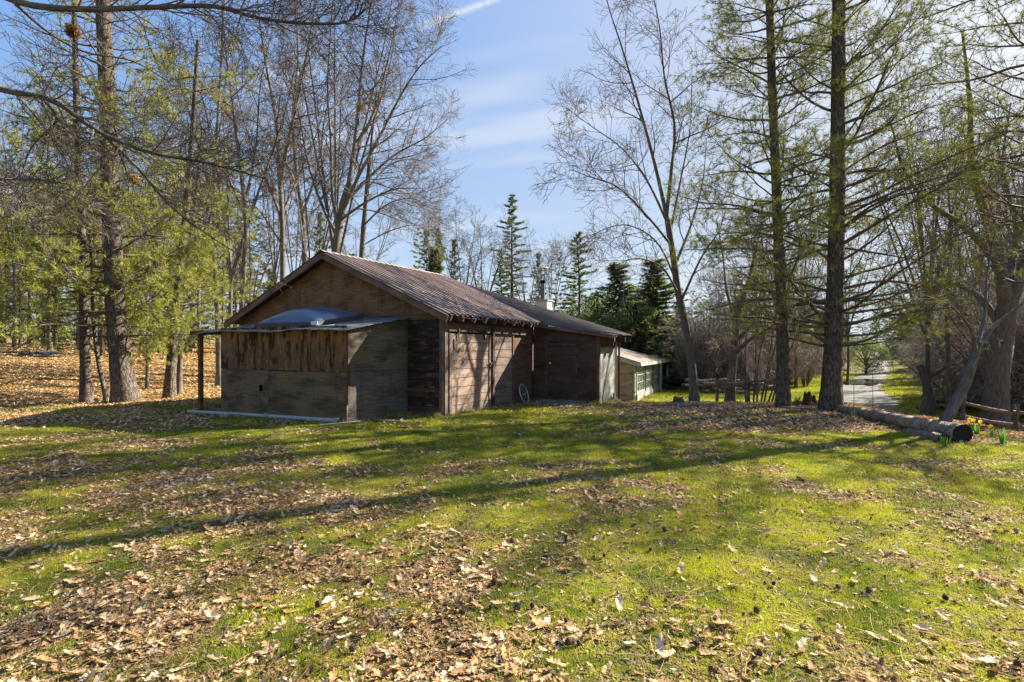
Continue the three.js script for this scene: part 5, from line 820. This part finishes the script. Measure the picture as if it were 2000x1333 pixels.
{ // moss and short grass: small tufts
  const mk = (n, h, w, sp, seed) => { const R = rng(seed), mb = new MB(); for (let k = 0; k < n; k++) { const a = R() * 6.28, r = sp * Math.sqrt(R()), b = V(Math.cos(a) * r, -0.004, Math.sin(a) * r), l = h * (0.5 + 0.8 * R()), t = R() * 6.28, o = 0.7 * R() * l, s = V(Math.cos(t + 1.3), 0, Math.sin(t + 1.3)).multiplyScalar(w); mb.tri(b.clone().sub(s), b.clone().add(s), V(b.x + Math.cos(t) * o, l, b.z + Math.sin(t) * o)); } return mb.geo(); };
  const R = rng(500), mossM = leafy([1, 1, 1], 0.42), m = new THREE.Matrix4(), q = new THREE.Quaternion(), c = new THREE.Color();
  const strew = (geo, name, label, D0, D1, n, lo, hi, size) => { const l = []; for (let k = 0; k < n; k++) { const [x, z] = flatRand(R, D0, D1, lo, hi), L = litLocal(x, z), B = bareLocal(x, z); if (R() < L * 1.05 || R() < B * 0.85 || inBarn(x, z) || roadDist(x, z) < 1.6) continue; const a = fbm(x * 0.9 - 4, z * 0.9 + 17, 3) + 0.35 * N2b(x * 5.3, z * 5.3) + 0.35 * (R() - 0.5), t = R() < 0.13 ? [0.40, 0.29, 0.12] : mix3([0.13, 0.18, 0.014], [0.36, 0.375, 0.018], sst(-0.5, 0.4, a)), v = 0.8 + 0.4 * R(), s = size * (0.6 + 0.8 * R()); q.setFromAxisAngle(V(0, 1, 0), R() * 6.28); m.compose(V(x, gh(x, z), z), q, V(s, s, s)); l.push([m.clone(), t.map((y) => y * v)]); }
    const im = new THREE.InstancedMesh(geo, mossM, l.length); l.forEach(([mm, t], i) => { im.setMatrixAt(i, mm); im.setColorAt(i, c.setRGB(...t)); }); im.name = numbered(name); scene.add(im); tag(im, label, 'moss', null, 'stuff'); };
  strew(mk(16, 0.018, 0.0016, 0.035, 1), 'moss', 'bright yellow green moss and short grass in the foreground', 2.0, 6, 90000, -1.15, 1.15, 1);
  strew(mk(14, 0.026, 0.0026, 0.06, 2), 'moss', 'green mossy turf before the barn', 6, 13, 120000, -1.1, 1.1, 1.1);
  strew(mk(12, 0.04, 0.005, 0.12, 3), 'moss', 'mossy turf along the foot of the barn and the far verge', 13, 22, 60000, -0.85, 1.1, 1.1);
  strew(mk(12, 0.09, 0.011, 0.3, 4), 'grass', 'bright lawn on the lower ground by the house and the drive', 19, 60, 46000, 0.22, 0.95, 1.0);
}
{ // weeds along the foot of the barn
  const R = rng(640), mb = new MB(); for (let k = 0; k < 11; k++) { const a = R() * 6.28, l = 0.05 + 0.10 * R(), b = V(Math.cos(a) * 0.02 * R(), -0.01, Math.sin(a) * 0.02 * R()), s = V(-Math.sin(a), 0, Math.cos(a)).multiplyScalar(0.003), o = 0.5 * R(); mb.tri(b.clone().sub(s), b.clone().add(s), V(b.x + Math.cos(a) * o * l, l, b.z + Math.sin(a) * o * l)); }
  const foot = [[-5.8, 2.22, -1.1, 2.22], [-1.1, 2.2, -1.1, 0.1], [-1.1, 0.1, 0.1, 0.12], [0.12, 0, 0.12, -5.1], [0.1, -5.08, 2.4, -5.08], [2.42, -5.1, 2.42, -6.9]], n = 620, im = new THREE.InstancedMesh(mb.geo(), leafy([1, 1, 1], 0.35), n), m = new THREE.Matrix4(), q = new THREE.Quaternion(), c = new THREE.Color();
  for (let k = 0; k < n; k++) { const [x0, z0, x1, z1] = foot[k % 6], nl = Math.hypot(x1 - x0, z1 - z0), t = R(), off = 0.04 + 0.22 * R() * R(), p = B2W(mix(x0, x1, t) - (z1 - z0) / nl * off, 0, mix(z0, z1, t) + (x1 - x0) / nl * off), s = 0.5 + R(); q.setFromAxisAngle(V(0, 1, 0), R() * 6.28); m.compose(V(p.x, gh(p.x, p.z), p.z), q, V(s, s, s)); im.setMatrixAt(k, m); im.setColorAt(k, R() < 0.4 ? c.setRGB(0.42, 0.33, 0.15) : c.setRGB(0.17, 0.23, 0.03)); } im.name = numbered('grass'); scene.add(im); tag(im, 'weeds and dry grass growing along the foot of the barn walls', 'weeds', null, 'stuff');
}
{ // long fallen pine needles
  const R = rng(600), mb = new MB(); mb.tube([V(-0.10, 0.006, 0), V(-0.03, 0.012, 0.008), V(0.04, 0.012, 0.006), V(0.10, 0.005, -0.006)], [0.0011, 0.0013, 0.0013, 0.0008], 3); const n = 3600, im = new THREE.InstancedMesh(mb.geo(), mat([0.40, 0.25, 0.11], 0.8), n), m = new THREE.Matrix4(), q = new THREE.Quaternion(), e = new THREE.Euler();
  for (let k = 0; k < n; k++) { const [x, z] = flatRand(R, 2, 8, -1.1, 1.1), s = 0.6 + 0.6 * R(); e.set((R() - 0.5) * 0.2, R() * 6.28, (R() - 0.5) * 0.25); q.setFromEuler(e); m.compose(V(x, gh(x, z) + 0.012, z), q, V(s, s, s)); im.setMatrixAt(k, m); } im.name = 'fallen_needles'; scene.add(im); tag(im, 'thin tan pine needles scattered on the foreground moss', 'needles', null, 'stuff');
}
{ // crumbs of bark, twig and broken leaf in the moss
  const mb = new MB(); mb.tri(V(-0.014, 0.004, 0), V(0.012, 0.010, 0.006), V(0.008, 0.003, -0.008)); mb.tri(V(-0.014, 0.004, 0), V(0.004, 0.002, 0.012), V(0.012, 0.010, 0.006));
  const R = rng(650), n = 42000, im = new THREE.InstancedMesh(mb.geo(), mat([1, 1, 1], 0.9, { side: THREE.DoubleSide }), n), m = new THREE.Matrix4(), q = new THREE.Quaternion(), e = new THREE.Euler(), c = new THREE.Color(), T = [[0.30, 0.20, 0.11], [0.13, 0.085, 0.055], [0.40, 0.30, 0.18], [0.20, 0.12, 0.07], [0.08, 0.055, 0.04]];
  for (let k = 0; k < n; k++) { const [x, z] = flatRand(R, 2, 10, -1.1, 1.1), s = 0.4 + 1.1 * R() * R(), t = T[R() * 5 | 0]; e.set((R() - 0.5) * 1.4, R() * 6.28, (R() - 0.5) * 1.4); q.setFromEuler(e); m.compose(V(x, gh(x, z) + 0.008, z), q, V(s * (0.7 + R()), s, s)); im.setMatrixAt(k, m); im.setColorAt(k, c.setRGB(...t)); } im.name = 'forest_crumbs'; scene.add(im); tag(im, 'crumbs of bark and broken leaf scattered through the foreground moss', 'litter', null, 'stuff');
}
{ // pine cones and single pale leaves near the viewer
  const cone = thing('pine_cone', '', 'pine cone'), core = new THREE.SphereGeometry(0.021, 10, 8).scale(1, 1.25, 1).translate(0, 0.022, 0); obj('core', core, mat([0.06, 0.04, 0.03], 0.9), cone);
  const mb = new MB(); for (let k = 0; k < 46; k++) { const f = k / 46, y = mix(0.0, 0.047, f), r = 0.022 * Math.sqrt(Math.max(0.1, 1 - Math.pow((f - 0.4) / 0.62, 2))), a = k * 2.39996, o = V(Math.cos(a), 0, Math.sin(a)), s = V(-o.z, 0, o.x).multiplyScalar(0.006), b = V(o.x * r * 0.7, y, o.z * r * 0.7), t = V(o.x * (r + 0.007), y + 0.006, o.z * (r + 0.007)); mb.quad(b.clone().sub(s), b.clone().add(s), t.clone().addScaledVector(s, 0.6), t.clone().addScaledVector(s, -0.6)); } obj('scales', mb.geo(), mat([0.17, 0.115, 0.08], 0.85, { side: THREE.DoubleSide }), cone);
  const R = rng(700), use = slot(cone), spots = [[978, 1306], [1042, 1262], [1092, 1266], [1106, 1218], [690, 1275], [835, 1145], [872, 1190], [905, 1200], [1118, 1262], [960, 1190], [1010, 1190], [1260, 1178], [1130, 1258], [1480, 1205], [1300, 1040], [1270, 1080], [1180, 1090], [870, 1060], [590, 1060], [1360, 1262], [1485, 1290], [1990, 1310], [1510, 1150], [620, 1190], [935, 1110], [1060, 1110], [900, 1030], [1040, 1190], [1700, 1170], [1640, 1160], [1850, 1170], [1110, 1265], [580, 1275], [500, 1105], [720, 1135], [1000, 1060], [965, 1145], [895, 1120], [1160, 1180], [1395, 1225]];
  for (const [u, v] of spots) { const D = EYE * F / (v - HZ), x = (u - 1000) / F * D; const s = 0.55 + 0.4 * R(), o = use(onG(x, -D, 0.003), R() * 6.28, S(s), 'small dark pine cone lying on the foreground moss', 'pine cones on the foreground moss'); o.rotation.set((R() - 0.5) * 1.6, R() * 6, (R() - 0.5) * 1.2); o.position.y += 0.012; }
  const pale = [mat([0.52, 0.42, 0.29], 0.85, { side: THREE.DoubleSide, transmission: 0.2 }), mat([0.50, 0.37, 0.22], 0.85, { side: THREE.DoubleSide, transmission: 0.2 }), mat([0.44, 0.30, 0.16], 0.85, { side: THREE.DoubleSide, transmission: 0.2 })];
  const lv = [[1290, 1265], [1305, 1282], [1440, 1155], [1590, 1140], [1500, 1125], [1670, 1145], [1700, 1170], [1545, 1240], [1640, 1240], [1800, 1240], [1710, 1255], [1895, 1295], [1930, 1300], [1840, 1210], [1090, 1310], [1230, 1260], [1150, 1250], [970, 1185], [640, 1180], [545, 1235], [500, 1210], [410, 1205], [300, 1265], [155, 1320], [360, 1320], [210, 1220], [480, 1180], [700, 1165], [780, 1130], [560, 1190], [1210, 1190], [1330, 1120], [1620, 1085], [1760, 1080], [1880, 1110], [1430, 1080], [1950, 1180], [830, 1080], [60, 1170], [120, 1250]];
  lv.forEach(([u, v], k) => { const D = EYE * F / (v - HZ), x = (u - 1000) / F * D, o = obj('oak_leaf', leafGeos[k % 4], pale[k % 3]); o.position.copy(onG(x, -D, 0.022)); o.rotation.set((R() - 0.5) * 0.7, R() * 6, (R() - 0.5) * 0.7); o.scale.setScalar(0.8 + 0.4 * R()); tag(o, 'single pale curled oak leaf on the foreground moss', 'leaf', 'pale oak leaves on the foreground moss'); });
}
scene.traverse((o) => { if (o.isMesh) { o.castShadow = true; o.receiveShadow = true; } });
renderer.render(scene, camera);
